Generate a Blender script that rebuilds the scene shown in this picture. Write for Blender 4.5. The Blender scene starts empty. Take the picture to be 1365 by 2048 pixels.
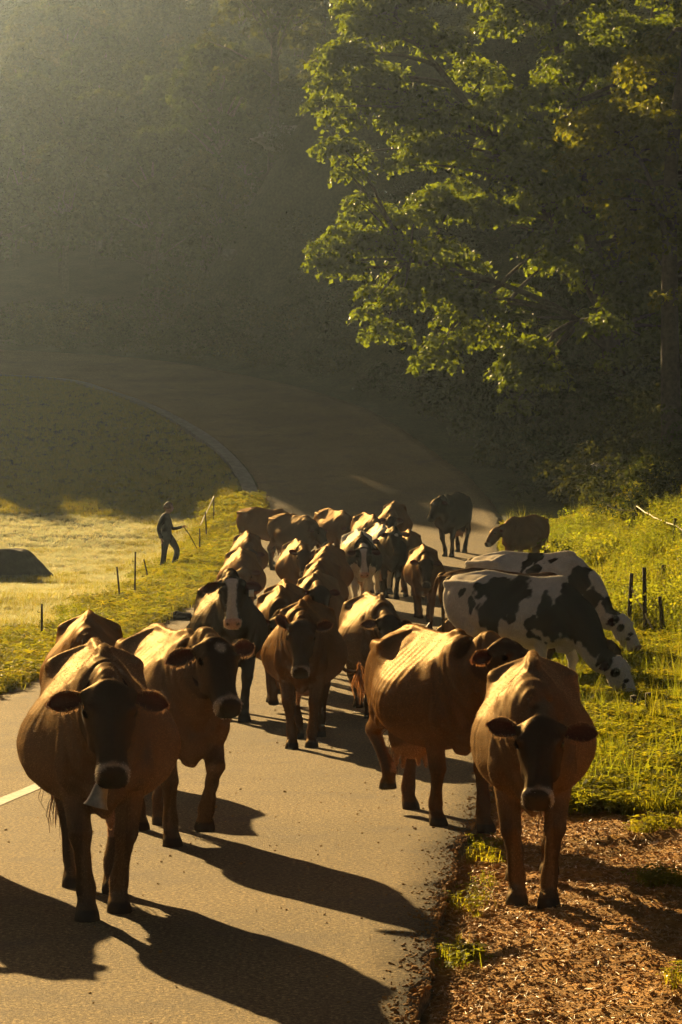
import bpy, bmesh, math, random
import numpy as np
from mathutils import Vector, Matrix

R = math.radians
random.seed(7)
rng = np.random.default_rng(7)
scene = bpy.context.scene
C = scene.collection

# ------------------------------------------------------------------ camera
FPX = 5400.0                      # focal length in pixels of a 1365 x 2048 frame
HOR = 1090.0                      # image row of the true horizon
CAMZ = 1.75
PITCH = math.atan((HOR - 1024.0) / FPX)
cam_d = bpy.data.cameras.new('camera')
cam_d.sensor_fit = 'VERTICAL'
cam_d.sensor_height = 36.0
cam_d.sensor_width = 24.0
cam_d.lens = FPX / 2048.0 * 36.0
cam_d.clip_start = 0.1
cam_d.clip_end = 3000.0
cam = bpy.data.objects.new('camera', cam_d)
C.objects.link(cam)
cam.location = (0, 0, CAMZ)
cam.rotation_euler = (math.pi / 2 + PITCH, 0, 0)
scene.camera = cam

# ------------------------------------------------------------------ light
SUN_AZ = 21.5      # degrees to the left of the view axis, behind the herd
SUN_EL = 19.2
world = bpy.data.worlds.new('World')
scene.world = world
world.use_nodes = True
wn = world.node_tree.nodes
wl = world.node_tree.links
bg = wn['Background']
sky = wn.new('ShaderNodeTexSky')
sky.sky_type = 'NISHITA'
sky.sun_disc = False
sky.sun_elevation = R(SUN_EL)
sky.sun_rotation = R(-SUN_AZ)
sky.air_density = 1.0
sky.dust_density = 3.0
tint = wn.new('ShaderNodeMix')
tint.data_type = 'RGBA'
tint.blend_type = 'MULTIPLY'
tint.inputs[0].default_value = 1.0
tint.inputs[7].default_value = (0.30, 0.225, 0.175, 1)
wl.new(sky.outputs[0], tint.inputs[6])
wl.new(tint.outputs[2], bg.inputs[0])
bg.inputs[1].default_value = 0.05
sun_d = bpy.data.lights.new('sun', 'SUN')
sun_d.energy = 5.0
sun_d.angle = R(0.5)
sun_d.color = (1.0, 0.70, 0.31)
sun = bpy.data.objects.new('sun', sun_d)
C.objects.link(sun)
_az, _el = R(SUN_AZ), R(SUN_EL)
SUNDIR = Vector((-math.sin(_az) * math.cos(_el), math.cos(_az) * math.cos(_el), math.sin(_el)))
sun.location = SUNDIR * 200
sun.rotation_euler = SUNDIR.to_track_quat('Z', 'Y').to_euler()
scene.view_settings.view_transform = 'Standard'
scene.view_settings.look = 'None'
scene.view_settings.gamma = 1.0
scene.view_settings.use_curve_mapping = False
scene.view_settings.exposure = 1.75
scene.cycles.use_denoising = True
scene.cycles.max_bounces = 8
scene.cycles.diffuse_bounces = 3
scene.cycles.transmission_bounces = 4
scene.cycles.transparent_max_bounces = 8
scene.cycles.volume_bounces = 1
scene.cycles.use_adaptive_sampling = True
scene.cycles.adaptive_threshold = 0.04

# ------------------------------------------------------------------ numeric helpers
def hash3(ix, iy, iz, seed=0):
    h = (ix.astype(np.int64) * 374761393 + iy.astype(np.int64) * 668265263 + iz.astype(np.int64) * 2147483647 + seed * 974711) & 0x7fffffff
    h = ((h ^ (h >> 13)) * 1274126177) & 0x7fffffff
    h = (h ^ (h >> 16)) & 0xffff
    return h / 65535.0

def noise3(p, seed=0):
    p = np.asarray(p, float)
    i = np.floor(p).astype(np.int64)
    f = p - i
    f = f * f * (3 - 2 * f)
    out = 0
    for dx in (0, 1):
        wx = f[:, 0] if dx else 1 - f[:, 0]
        for dy in (0, 1):
            wy = f[:, 1] if dy else 1 - f[:, 1]
            for dz in (0, 1):
                wz = f[:, 2] if dz else 1 - f[:, 2]
                out = out + wx * wy * wz * hash3(i[:, 0] + dx, i[:, 1] + dy, i[:, 2] + dz, seed)
    return out

def fbm(p, octv=3, seed=0):
    p = np.asarray(p, float)
    a, s, t = 0.5, 0, 0
    for k in range(octv):
        s = s + a * noise3(p * (2 ** k), seed + k)
        t += a
        a *= 0.5
    return s / t

def n2(x, y, sc, octv=2, seed=0):
    x = np.asarray(x, float).ravel()
    y = np.asarray(y, float).ravel()
    return fbm(np.stack([x * sc, y * sc, np.zeros_like(x)], 1), octv, seed)

def sstep(a, b, x):
    t = np.clip((np.asarray(x, float) - a) / (b - a), 0, 1)
    return t * t * (3 - 2 * t)

def pchip(xs, ys):
    xs = np.array(xs, float); ys = np.array(ys, float)
    h = np.diff(xs); d = np.diff(ys) / h
    m = np.zeros_like(xs)
    m[0], m[-1] = d[0], d[-1]
    for k in range(1, len(xs) - 1):
        if d[k - 1] * d[k] > 0:
            w1 = 2 * h[k] + h[k - 1]; w2 = h[k] + 2 * h[k - 1]
            m[k] = (w1 + w2) / (w1 / d[k - 1] + w2 / d[k])
    def f(x):
        x = np.clip(np.asarray(x, float), xs[0], xs[-1])
        k = np.clip(np.searchsorted(xs, x) - 1, 0, len(xs) - 2)
        t = (x - xs[k]) / h[k]
        return ((1 + 2 * t) * (1 - t) ** 2 * ys[k] + t * (1 - t) ** 2 * h[k] * m[k]
                + t * t * (3 - 2 * t) * ys[k + 1] + t * t * (t - 1) * h[k] * m[k + 1])
    return f

def catmull(P, n):
    """n points along a Catmull-Rom curve through the rows of P (any width)."""
    P = np.asarray(P, float)
    Q = np.vstack([2 * P[0] - P[1], P, 2 * P[-1] - P[-2]])
    ts = np.linspace(0, len(P) - 1, n)
    k = np.minimum(ts.astype(int), len(P) - 2)
    t = (ts - k)[:, None]
    p0, p1, p2, p3 = Q[k], Q[k + 1], Q[k + 2], Q[k + 3]
    return 0.5 * (2 * p1 + (p2 - p0) * t + (2 * p0 - 5 * p1 + 4 * p2 - p3) * t ** 2 + (3 * p1 - p0 - 3 * p2 + p3) * t ** 3)

class MB:
    """collects shapes; build() links them as one mesh object"""
    def __init__(self):
        self.v, self.f, self.m, self.n = [], [], [], 0
    def add(self, verts, faces, mat=0):
        verts = np.asarray(verts, float).reshape(-1, 3)
        self.v.append(verts)
        n = self.n
        self.f += [tuple(i + n for i in q) for q in faces]
        self.m += [mat] * len(faces)
        self.n += len(verts)
        return self
    def loft(self, rings, mat=0, cap=True):
        rings = [np.asarray(r, float) for r in rings]
        N = len(rings[0]); M = len(rings)
        f = []
        for i in range(M - 1):
            for j in range(N):
                f.append((i * N + j, i * N + (j + 1) % N, (i + 1) * N + (j + 1) % N, (i + 1) * N + j))
        V = np.vstack(rings)
        if cap:
            V = np.vstack([V, rings[0].mean(0), rings[-1].mean(0)])
            for j in range(N):
                f.append((M * N, (j + 1) % N, j))
                f.append((M * N + 1, (M - 1) * N + j, (M - 1) * N + (j + 1) % N))
        return self.add(V, f, mat)
    def tube(self, P, rad, N=12, n=None, side=(0, 1, 0), mat=0, cap=True):
        """P: points; rad: a radius or (side, fore) pair per point"""
        P = np.asarray(P, float)
        rad = np.array([(r, r) if np.isscalar(r) else r for r in rad], float)
        A = np.hstack([P, rad])
        if n: A = catmull(A, n)
        P, rad = A[:, :3], np.abs(A[:, 3:])
        T = np.gradient(P, axis=0)
        T /= np.linalg.norm(T, axis=1)[:, None] + 1e-9
        side = np.asarray(side, float)
        rings = []
        th = np.linspace(0, 2 * np.pi, N, endpoint=False)
        for p, t, r in zip(P, T, rad):
            s = side - t * (side @ t)
            if np.linalg.norm(s) < 1e-3:
                s = np.cross(t, [0.3, 0.2, 1.0])
            s /= np.linalg.norm(s)
            u = np.cross(t, s)
            rings.append(p + np.outer(np.cos(th) * r[0], s) + np.outer(np.sin(th) * r[1], u))
        return self.loft(rings, mat, cap)
    def ball(self, c, r, N=14, M=9, mat=0, rot=None):
        r = (r, r, r) if np.isscalar(r) else r
        th = np.linspace(0, 2 * np.pi, N, endpoint=False)
        rings = []
        for ph in np.linspace(0.12, np.pi - 0.12, M):
            q = np.stack([np.sin(ph) * np.cos(th) * r[0], np.sin(ph) * np.sin(th) * r[1], np.full(N, np.cos(ph) * r[2])], 1)
            if rot is not None: q = q @ np.asarray(rot).T
            rings.append(q + np.asarray(c, float))
        return self.loft(rings, mat)
    def box(self, c, s, mat=0, rz=0):
        sx, sy, sz = [q / 2 for q in s]
        V = np.array([(x * sx, y * sy, z * sz) for x in (-1, 1) for y in (-1, 1) for z in (-1, 1)])
        c_, s_ = math.cos(rz), math.sin(rz)
        V = V @ np.array([[c_, s_, 0], [-s_, c_, 0], [0, 0, 1]]) + np.asarray(c, float)
        return self.add(V, [(0, 1, 3, 2), (4, 6, 7, 5), (0, 4, 5, 1), (2, 3, 7, 6), (0, 2, 6, 4), (1, 5, 7, 3)], mat)
    def mesh(self, name, mats, smooth=True):
        me = bpy.data.meshes.new(name)
        V = np.vstack(self.v)
        me.from_pydata(V.tolist(), [], self.f)
        for m in (mats if isinstance(mats, (list, tuple)) else [mats]):
            if m is not None: me.materials.append(m)
        me.polygons.foreach_set('material_index', self.m)
        me.polygons.foreach_set('use_smooth', [smooth] * len(self.f))
        me.update()
        return me
    def build(self, name, mats, parent=None, smooth=True):
        return link(name, self.mesh(name, mats, smooth), parent)

def link(name, data, parent=None):
    o = bpy.data.objects.new(name, data)
    C.objects.link(o)
    if parent is not None: o.parent = parent
    return o

def tag(o, label=None, cat=None, group=None, kind=None):
    if label: o['label'] = label
    if cat: o['category'] = cat
    if group: o['group'] = group
    if kind: o['kind'] = kind
    return o

def quadmesh(name, V, F, mat, smooth=False):
    """fast mesh from arrays: V (n,3), F (m,4)"""
    me = bpy.data.meshes.new(name)
    V = np.asarray(V, np.float32); F = np.asarray(F, np.int32)
    me.vertices.add(len(V)); me.vertices.foreach_set('co', V.ravel())
    k = F.shape[1]
    me.loops.add(F.size); me.loops.foreach_set('vertex_index', F.ravel())
    me.polygons.add(len(F)); me.polygons.foreach_set('loop_start', np.arange(0, F.size, k, dtype=np.int32))
    me.polygons.foreach_set('use_smooth', np.full(len(F), smooth))
    for m in (mat if isinstance(mat, (list, tuple)) else [mat]):
        me.materials.append(m)
    me.update(calc_edges=True)
    return me

def set_col(me, col):
    a = me.color_attributes.new('Col', 'FLOAT_COLOR', 'POINT')
    c = np.ones((len(me.vertices), 4), np.float32)
    c[:, :3] = col
    a.data.foreach_set('color', c.ravel())

# ------------------------------------------------------------------ materials
def newmat(name):
    m = bpy.data.materials.new(name)
    m.use_nodes = True
    nt = m.node_tree
    return m, nt, nt.nodes, nt.links, nt.nodes['Principled BSDF'], nt.nodes['Material Output']

def mixc(nt, a, b, fac, mode='MIX'):
    n = nt.nodes.new('ShaderNodeMix'); n.data_type = 'RGBA'; n.blend_type = mode
    for s, v in ((0, fac), (6, a), (7, b)):
        if hasattr(v, 'is_linked') or isinstance(v, bpy.types.NodeSocket): nt.links.new(v, n.inputs[s])
        else: n.inputs[s].default_value = v if s == 0 else (*v, 1)[:4]
    return n.outputs[2]

def noise_node(nt, scale, detail=3, rough=0.6, vec=None, coord='Object', dist=0):
    t = nt.nodes.new('ShaderNodeTexNoise')
    t.inputs['Scale'].default_value = scale
    t.inputs['Detail'].default_value = detail
    t.inputs['Roughness'].default_value = rough
    t.inputs['Distortion'].default_value = dist
    if vec is None:
        tc = nt.nodes.new('ShaderNodeTexCoord'); vec = tc.outputs[coord]
    nt.links.new(vec, t.inputs['Vector'])
    return t.outputs[0]

def ramp(nt, fac, stops):
    r = nt.nodes.new('ShaderNodeValToRGB')
    nt.links.new(fac, r.inputs[0])
    e = r.color_ramp.elements
    while len(e) < len(stops): e.new(0.5)
    for q, (p, c) in zip(e, stops):
        q.position = p
        q.color = (*c, 1) if len(c) == 3 else c
    return r.outputs[0]

def bump(nt, fac, strength, dist, bsdf):
    b = nt.nodes.new('ShaderNodeBump')
    b.inputs['Strength'].default_value = strength
    b.inputs['Distance'].default_value = dist
    nt.links.new(fac, b.inputs['Height'])
    nt.links.new(b.outputs[0], bsdf.inputs['Normal'])
    return b

def attr_col(nt, name='Col'):
    a = nt.nodes.new('ShaderNodeVertexColor'); a.layer_name = name
    return a.outputs[0]

def simple(name, col, rough=0.7, var=0.25, scale=20, metal=0.0, bumpd=0.0):
    m, nt, N, L, b, o = newmat(name)
    f = noise_node(nt, scale, 4)
    c = ramp(nt, f, [(0.3, [q * (1 - var) for q in col]), (0.7, [min(1, q * (1 + var)) for q in col])])
    L.new(c, b.inputs['Base Color'])
    b.inputs['Roughness'].default_value = rough
    b.inputs['Metallic'].default_value = metal
    b.inputs['Specular IOR Level'].default_value = 0.5 if rough < .5 or metal else 0.1
    if bumpd: bump(nt, f, 0.6, bumpd, b)
    return m

def asphalt_mat():
    m, nt, N, L, b, o = newmat('asphalt')
    g = noise_node(nt, 48, 4, 0.85)
    big = noise_node(nt, 0.35, 4, 0.6)
    sp = N.new('ShaderNodeTexVoronoi'); sp.inputs['Scale'].default_value = 60
    tc = N.new('ShaderNodeTexCoord'); L.new(tc.outputs['Object'], sp.inputs['Vector'])
    c1 = ramp(nt, g, [(0.36, (0.045, 0.033, 0.018)), (0.5, (0.16, 0.115, 0.054)), (0.64, (0.40, 0.29, 0.135))])
    c2 = ramp(nt, big, [(0.35, (0.80, 0.79, 0.78)), (0.65, (1.08, 1.05, 1.0))])
    c3 = mixc(nt, c1, c2, 1.0, 'MULTIPLY')
    spc = ramp(nt, sp.outputs['Color'], [(0.2, (0.78, 0.77, 0.76)), (0.8, (1.2, 1.2, 1.2))])
    c4 = mixc(nt, c3, spc, 1.0, 'MULTIPLY')
    # dust, dung stains and old tyre lines
    st = noise_node(nt, 1.3, 5, 0.65)
    sf = ramp(nt, st, [(0.54, (0, 0, 0)), (0.72, (0.65, 0.65, 0.65))])
    c5 = mixc(nt, c4, (0.09, 0.07, 0.05), sf)
    L.new(c5, b.inputs['Base Color'])
    b.inputs['Roughness'].default_value = 0.9
    b.inputs['Specular IOR Level'].default_value = 0.10
    h = noise_node(nt, 95, 2, 0.6)
    bump(nt, h, 0.8, 0.014, b)
    return m

def ground_mat():
    m, nt, N, L, b, o = newmat('soil_and_turf')
    col = attr_col(nt)
    f = noise_node(nt, 9, 5, 0.7)
    v = ramp(nt, f, [(0.3, (0.55, 0.52, 0.5)), (0.7, (1.4, 1.4, 1.4))])
    f2 = noise_node(nt, 0.9, 4, 0.6)
    v2 = ramp(nt, f2, [(0.3, (0.75, 0.8, 0.7)), (0.7, (1.2, 1.15, 1.1))])
    c = mixc(nt, mixc(nt, col, v, 1.0, 'MULTIPLY'), v2, 1.0, 'MULTIPLY')
    L.new(c, b.inputs['Base Color'])
    b.inputs['Roughness'].default_value = 0.95
    b.inputs['Specular IOR Level'].default_value = 0.1
    bump(nt, noise_node(nt, 30, 4, 0.7), 0.9, 0.03, b)
    return m

def leaf_mat(name, col, tcol, trans=0.5, rough=0.55, var=0.35):
    m, nt, N, L, b, o = newmat(name)
    oi = N.new('ShaderNodeObjectInfo')
    f = noise_node(nt, 1.7, 3, 0.6)
    v = ramp(nt, f, [(0.3, (1 - var, 1 - var, 1 - var * 0.8)), (0.7, (1 + var, 1 + var * 0.9, 1.0))])
    c = mixc(nt, col, v, 1.0, 'MULTIPLY')
    hue = ramp(nt, oi.outputs['Random'], [(0.0, (0.85, 0.95, 0.9)), (0.6, (1.0, 1.0, 1.0)), (1.0, (1.25, 1.05, 0.8))])
    c = mixc(nt, c, hue, 1.0, 'MULTIPLY')
    L.new(c, b.inputs['Base Color'])
    b.inputs['Roughness'].default_value = rough
    b.inputs['Specular IOR Level'].default_value = 0.02
    t = N.new('ShaderNodeBsdfTranslucent')
    ct = mixc(nt, mixc(nt, tcol, v, 1.0, 'MULTIPLY'), hue, 1.0, 'MULTIPLY')
    L.new(ct, t.inputs['Color'])
    mx = N.new('ShaderNodeMixShader'); mx.inputs[0].default_value = trans
    L.new(b.outputs[0], mx.inputs[1]); L.new(t.outputs[0], mx.inputs[2])
    L.new(mx.outputs[0], o.inputs['Surface'])
    return m

def hide_mat():
    m, nt, N, L, b, o = newmat('cow_hide')
    col = attr_col(nt)
    tc = N.new('ShaderNodeTexCoord')
    mp = N.new('ShaderNodeMapping'); mp.inputs['Scale'].default_value = (1.0, 1.0, 0.28)
    L.new(tc.outputs['Object'], mp.inputs[0])
    f = noise_node(nt, 130, 3, 0.6, mp.outputs[0])
    f2 = noise_node(nt, 7, 4, 0.6)
    v = ramp(nt, f, [(0.25, (0.72, 0.70, 0.68)), (0.75, (1.22, 1.2, 1.18))])
    v2 = ramp(nt, f2, [(0.3, (0.84, 0.82, 0.8)), (0.7, (1.12, 1.1, 1.08))])
    c = mixc(nt, mixc(nt, col, v, 1.0, 'MULTIPLY'), v2, 1.0, 'MULTIPLY')
    L.new(c, b.inputs['Base Color'])
    b.inputs['Roughness'].default_value = 0.55
    b.inputs['Specular IOR Level'].default_value = 0.0
    gl = N.new('ShaderNodeBsdfGlossy'); gl.inputs['Roughness'].default_value = 0.5
    L.new(mixc(nt, c, (1.0, 0.77, 0.48), 0.7), gl.inputs['Color'])
    mg = N.new('ShaderNodeMixShader'); mg.inputs[0].default_value = 0.05
    L.new(b.outputs[0], mg.inputs[1]); L.new(gl.outputs[0], mg.inputs[2]); L.new(mg.outputs[0], o.inputs['Surface'])
    b.inputs['Sheen Weight'].default_value = 0.02
    b.inputs['Sheen Roughness'].default_value = 0.4
    L.new(mixc(nt, c, (1, 0.75, 0.4), 0.25), b.inputs['Sheen Tint'])
    bump(nt, f, 0.5, 0.006, b)
    return m

def ear_mat():
    m, nt, N, L, b, o = newmat('cow_ear')
    col = attr_col(nt)
    f = noise_node(nt, 60, 3)
    c = mixc(nt, col, ramp(nt, f, [(0.3, (0.8, 0.8, 0.8)), (0.7, (1.2, 1.2, 1.2))]), 1.0, 'MULTIPLY')
    L.new(c, b.inputs['Base Color'])
    b.inputs['Roughness'].default_value = 0.7
    b.inputs['Specular IOR Level'].default_value = 0.05
    b.inputs['Sheen Weight'].default_value = 0.1
    t = N.new('ShaderNodeBsdfTranslucent')
    t.inputs['Color'].default_value = (0.16, 0.03, 0.015, 1)
    mx = N.new('ShaderNodeMixShader'); mx.inputs[0].default_value = 0.22
    L.new(b.outputs[0], mx.inputs[1]); L.new(t.outputs[0], mx.inputs[2])
    L.new(mx.outputs[0], o.inputs['Surface'])
    return m

def hair_mat(name, col, tr=0.35):
    m, nt, N, L, b, o = newmat(name)
    f = noise_node(nt, 30, 3)
    c = ramp(nt, f, [(0.3, [q * 0.6 for q in col]), (0.7, [q * 1.4 for q in col])])
    L.new(c, b.inputs['Base Color'])
    b.inputs['Roughness'].default_value = 0.45
    t = N.new('ShaderNodeBsdfTranslucent'); L.new(c, t.inputs['Color'])
    mx = N.new('ShaderNodeMixShader'); mx.inputs[0].default_value = tr
    L.new(b.outputs[0], mx.inputs[1]); L.new(t.outputs[0], mx.inputs[2])
    L.new(mx.outputs[0], o.inputs['Surface'])
    return m

M_ASPH = asphalt_mat()
M_GROUND = ground_mat()
M_HIDE = hide_mat()
M_EAR = ear_mat()
M_EYE = simple('cow_eye', (0.012, 0.008, 0.006), 0.08, 0.1)
def coat_mat():
    m, nt, N, L, b, o = newmat('cow_coat_hair')
    c = attr_col(nt)
    f = noise_node(nt, 9, 2)
    c = mixc(nt, c, ramp(nt, f, [(.3, (.85, .85, .85)), (.7, (1.15, 1.15, 1.15))]), 1.0, 'MULTIPLY')
    L.new(c, b.inputs['Base Color'])
    b.inputs['Roughness'].default_value = .5
    b.inputs['Specular IOR Level'].default_value = .0
    L.new(c, b.inputs['Specular Tint'])
    t = N.new('ShaderNodeBsdfTranslucent'); L.new(c, t.inputs['Color'])
    mx = N.new('ShaderNodeMixShader'); mx.inputs[0].default_value = .5
    L.new(b.outputs[0], mx.inputs[1]); L.new(t.outputs[0], mx.inputs[2])
    L.new(mx.outputs[0], o.inputs['Surface'])
    return m
M_COAT = coat_mat()
M_SW_DARK = hair_mat('tail_hair_dark', (0.05, 0.025, 0.012))
M_SW_RED = hair_mat('tail_hair_red', (0.22, 0.09, 0.03), 0.5)
M_BELL = simple('bell_bronze', (0.30, 0.25, 0.17), 0.38, 0.35, 30, 0.85)
M_STRAP = simple('leather_strap', (0.035, 0.022, 0.015), 0.6)
M_TAGW = simple('ear_tag_plastic', (0.75, 0.72, 0.6), 0.4, 0.1)
M_GRASS = leaf_mat('grass_blade', (0.085, 0.10, 0.012), (0.50, 0.44, 0.02), 0.5)
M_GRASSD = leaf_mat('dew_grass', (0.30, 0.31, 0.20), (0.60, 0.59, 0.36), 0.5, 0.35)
M_CLOVER = leaf_mat('clover_leaf', (0.08, 0.105, 0.014), (0.50, 0.47, 0.02), 0.5)
M_WEED = leaf_mat('weed_leaf', (0.065, 0.09, 0.012), (0.33, 0.35, 0.02), 0.5)
M_LEAF = leaf_mat('maple_leaf', (0.025, 0.036, 0.006), (0.25, 0.30, 0.008), 0.38, 0.5, 0.3)
M_FAR = leaf_mat('wood_leaf', (0.035, 0.043, 0.014), (0.07, 0.085, 0.012), 0.35, 0.7, 0.4)
M_BARK = simple('bark', (0.06, 0.048, 0.038), 0.9, 0.4, 9, 0, 0.03)
M_POST = simple('weathered_post', (0.055, 0.042, 0.032), 0.85, 0.4, 14, 0, 0.01)
M_TWINE = simple('pale_twine', (0.5, 0.44, 0.32), 0.7, 0.2, 40)
M_CLOD = simple('clod', (0.34, 0.18, 0.05), 0.95, 0.4, 25, 0, 0.01)
M_CHIP = simple('wood_chip', (0.55, 0.34, 0.13), 0.45, 0.5, 25)
M_ROCK = simple('rock', (0.24, 0.22, 0.20), 0.85, 0.35, 4, 0, 0.05)
M_MOUND = simple('mound_earth', (0.05, 0.04, 0.03), 0.95, 0.4, 6, 0, 0.06)
M_KERB = simple('kerb_concrete', (0.17, 0.165, 0.16), 0.9, 0.25, 5, 0, 0.01)

# ------------------------------------------------------------------ terrain
PROF = pchip([-40, 0, 26, 36, 46, 55, 63, 70, 75, 85, 95, 105, 110, 118, 130, 165, 178, 210, 420],
             [0, 0, 0, .20, .55, .92, 1.38, 2.0, 2.65, 4.55, 6.65, 8.75, 9.9, 12.3, 16.2, 29.3, 32, 29, 22])
LEFT = pchip([-40, 0, 12, 20, 30, 45, 55, 63, 75, 80, 85, 90, 95, 99, 101, 102.5, 104],
             [-7, -6, -5.1, -4.6, -3.9, -2.9, -2.65, -2.6, -2.15, -2.45, -3.26, -4.6, -6.5, -8.6, -9.8, -12.9, -32])
RIGHT = pchip([-40, 0, 8, 12.4, 16, 18.3, 22, 28, 36, 46, 55, 63, 70, 75, 80, 85, 92, 98, 103, 106, 109, 111],
              [-.6, 0.0, .22, .45, .72, .98, 1.2, 1.65, 2.2, 2.9, 3.3, 3.7, 4.2, 4.4, 4.0, 3.1, 1.6, -.8, -4.1, -6.9, -13.8, -32])

def redge(d):
    d = np.asarray(d, float)
    return RIGHT(d) + (0.03 * (n2(d, d * 0, 5.1, 3, 5) - .5) * 2 + 0.05 * (n2(d, d * 0, 0.7, 2, 6) - .5) * 2).reshape(d.shape)

def base_z(X, Y):
    X = np.asarray(X, float); Y = np.asarray(Y, float)
    shp = X.shape
    X = X.ravel(); Y = Y.ravel()
    z = PROF(Y)
    # the pasture on the left lies a little lower than the road
    dl = LEFT(Y) - X
    z = z - 0.55 * sstep(0.1, 3.0, dl) * sstep(48, 66, Y) * (1 - sstep(84, 100, Y))
    z = z + 0.12 * sstep(-6, -14, X) * sstep(30, 50, Y) * (1 - sstep(90, 100, Y))
    # the bank on the right
    dr = X - RIGHT(np.minimum(Y, 111))
    rs = sstep(-9, 1, X)
    z = z + rs * 1.0 * sstep(0.9, 4.4, dr) * sstep(28, 52, Y) * (1 - sstep(105, 125, Y))
    z = z + rs * 0.42 * np.maximum(dr - 2.5, 0) * sstep(54, 80, Y) * (1 - sstep(100, 150, Y) * .8) * (1 - sstep(24, 70, dr) * .6)
    # lumpy hillside
    hl = sstep(110, 125, Y)
    z = z + hl * (n2(X, Y, 0.045, 3, 11) - .5) * 4
    z = z + hl * 3.0 * sstep(-10, -70, X) * sstep(120, 160, Y) * 0
    return z.reshape(shp)

def ground_z(X, Y):
    X = np.asarray(X, float); Y = np.asarray(Y, float)
    shp = X.shape
    Xf, Yf = X.ravel(), Y.ravel()
    z = base_z(Xf, Yf)
    dr = Xf - redge(Yf); dl = LEFT(Yf) - Xf
    inroad = (np.minimum(-dr, -dl) > 0) & (Yf < 112)
    off = np.where(inroad, -0.09, 0.0)
    # beside the road: a dropped shoulder on the right in the foreground, a soft verge elsewhere
    near = 1 - sstep(19, 27, Yf)
    sh = -0.085 * near * (1 - sstep(1.2, 3.0, dr)) - 0.02 * (1 - near)
    lump = (n2(Xf, Yf, 2.2, 3, 21) - .5) * 0.10 + (n2(Xf, Yf, 0.35, 2, 22) - .5) * 0.16
    lump = lump + near * sstep(0, 0.4, dr) * (n2(Xf, Yf, 9, 3, 23) - .5) * 0.07
    fade = sstep(0.0, 0.7, np.maximum(dr, dl))
    off2 = np.where(dr > 0, sh, -0.02) + lump * fade
    z = z + np.where(inroad, off, off2)
    return z.reshape(shp)

def gz(x, y):
    """height of what one stands on at (x, y)"""
    if (LEFT(np.array([y]))[0] < x < redge(np.array([y]))[0]) and y < 112:
        return float(base_z(np.array([x]), np.array([y]))[0])
    return float(ground_z(np.array([x]), np.array([y]))[0])

_cp, _sp = math.cos(PITCH), math.sin(PITCH)
def ray(px, py):
    a = (px - 682.5) / FPX; b = -(py - 1024.0) / FPX
    return np.array([a, _cp - b * _sp, _sp + b * _cp])

_D = np.concatenate([np.arange(6, 30, .05), np.arange(30, 130, .1)])
def hit(px, py, up=0.0):
    """first point of the ray through a pixel that lies `up` metres above the ground"""
    r = ray(px, py); r = r / r[1]
    P = r[None, :] * _D[:, None] + np.array([0, 0, CAMZ])
    h = P[:, 2] - base_z(P[:, 0], P[:, 1]) - up
    k = np.where((h[:-1] > 0) & (h[1:] <= 0))[0]
    if len(k) == 0:
        k = [int(np.argmin(np.abs(h)))]
    k = k[0]
    return P[k]

def at(px, py, d):
    r = ray(px, py); r = r / r[1] * d
    return np.array([r[0], r[1], r[2] + CAMZ])

def grid_sheet(name, xs, ys, zf, mat):
    X, Y = np.meshgrid(xs, ys)
    Z = zf(X, Y)
    V = np.stack([X.ravel(), Y.ravel(), Z.ravel()], 1)
    nx, ny = len(xs), len(ys)
    i = np.arange(nx - 1)[None, :] + (np.arange(ny - 1) * nx)[:, None]
    F = np.stack([i, i + 1, i + 1 + nx, i + nx], -1).reshape(-1, 4)
    return V, quadmesh(name, V, F, mat, True)

def spaced(segs):
    out = []
    for a, b, s in segs: out.append(np.arange(a, b, s))
    return np.unique(np.concatenate(out + [[segs[-1][1]]]))

xs = spaced([(-400, -60, 20), (-60, -16, 2.0), (-16, -8, .5), (-8, -1.5, .16), (-1.5, 0, .12), (0, 4.2, .06), (4.2, 9, .14), (9, 20, .6), (20, 70, 2.5), (70, 400, 20)])
ys = spaced([(-60, 6, 3), (6, 10, .25), (10, 22, .065), (22, 40, .18), (40, 80, .3), (80, 115, .6), (115, 200, 2.0), (200, 440, 12), (440, 2500, 120)])
V, me = grid_sheet('ground', xs, ys, ground_z, M_GROUND)
X, Y = V[:, 0], V[:, 1]
dr = X - redge(Y); dl = LEFT(Y) - X
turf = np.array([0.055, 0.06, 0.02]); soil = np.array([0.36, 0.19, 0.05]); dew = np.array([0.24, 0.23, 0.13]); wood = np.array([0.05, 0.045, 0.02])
col = np.tile(turf, (len(V), 1))
def blend(c, m): 
    global col
    col = col * (1 - m[:, None]) + np.asarray(c) * m[:, None]
nz = n2(X, Y, 1.1, 3, 31)
def dirt_mask(X, Y):
    nz = n2(X, Y, 1.1, 3, 31)
    far = 18.6 + (nz - .5) * 2.0
    m = (1 - sstep(far - .5, far + .5, Y)) * (X > RIGHT(Y))
    # the trodden strip along the edge of the asphalt
    dr = X - RIGHT(Y)
    m = np.maximum(m, (1 - sstep(.25, .7, dr + (nz - .5) * .8)) * (dr > 0) * (1 - sstep(22, 30, Y)))
    return np.clip(m, 0, 1)
def track_mask(X, Y):
    # the worn track that crosses the pasture to the road
    c = 55.5 + (X + 5) * -0.35 + (n2(X, Y, .5, 2, 41) - .5) * 1.6
    return (1 - sstep(.5, 1.3, np.abs(Y - c))) * (X < LEFT(Y)) * (X > -16)
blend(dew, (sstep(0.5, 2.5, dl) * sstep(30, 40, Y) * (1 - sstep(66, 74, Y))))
blend(soil, dirt_mask(X, Y))
blend([0.10, 0.075, 0.045], track_mask(X, Y) * .9)
blend(wood, sstep(108, 116, Y))
blend([0.16, 0.12, 0.07], ((dl > -.3) & (dl < .25) & (Y < 80)) * .6 + 0.0)
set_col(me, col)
ground = tag(link('ground', me), 'rough pasture and verge on both sides of the lane', None, None, 'structure')

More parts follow.
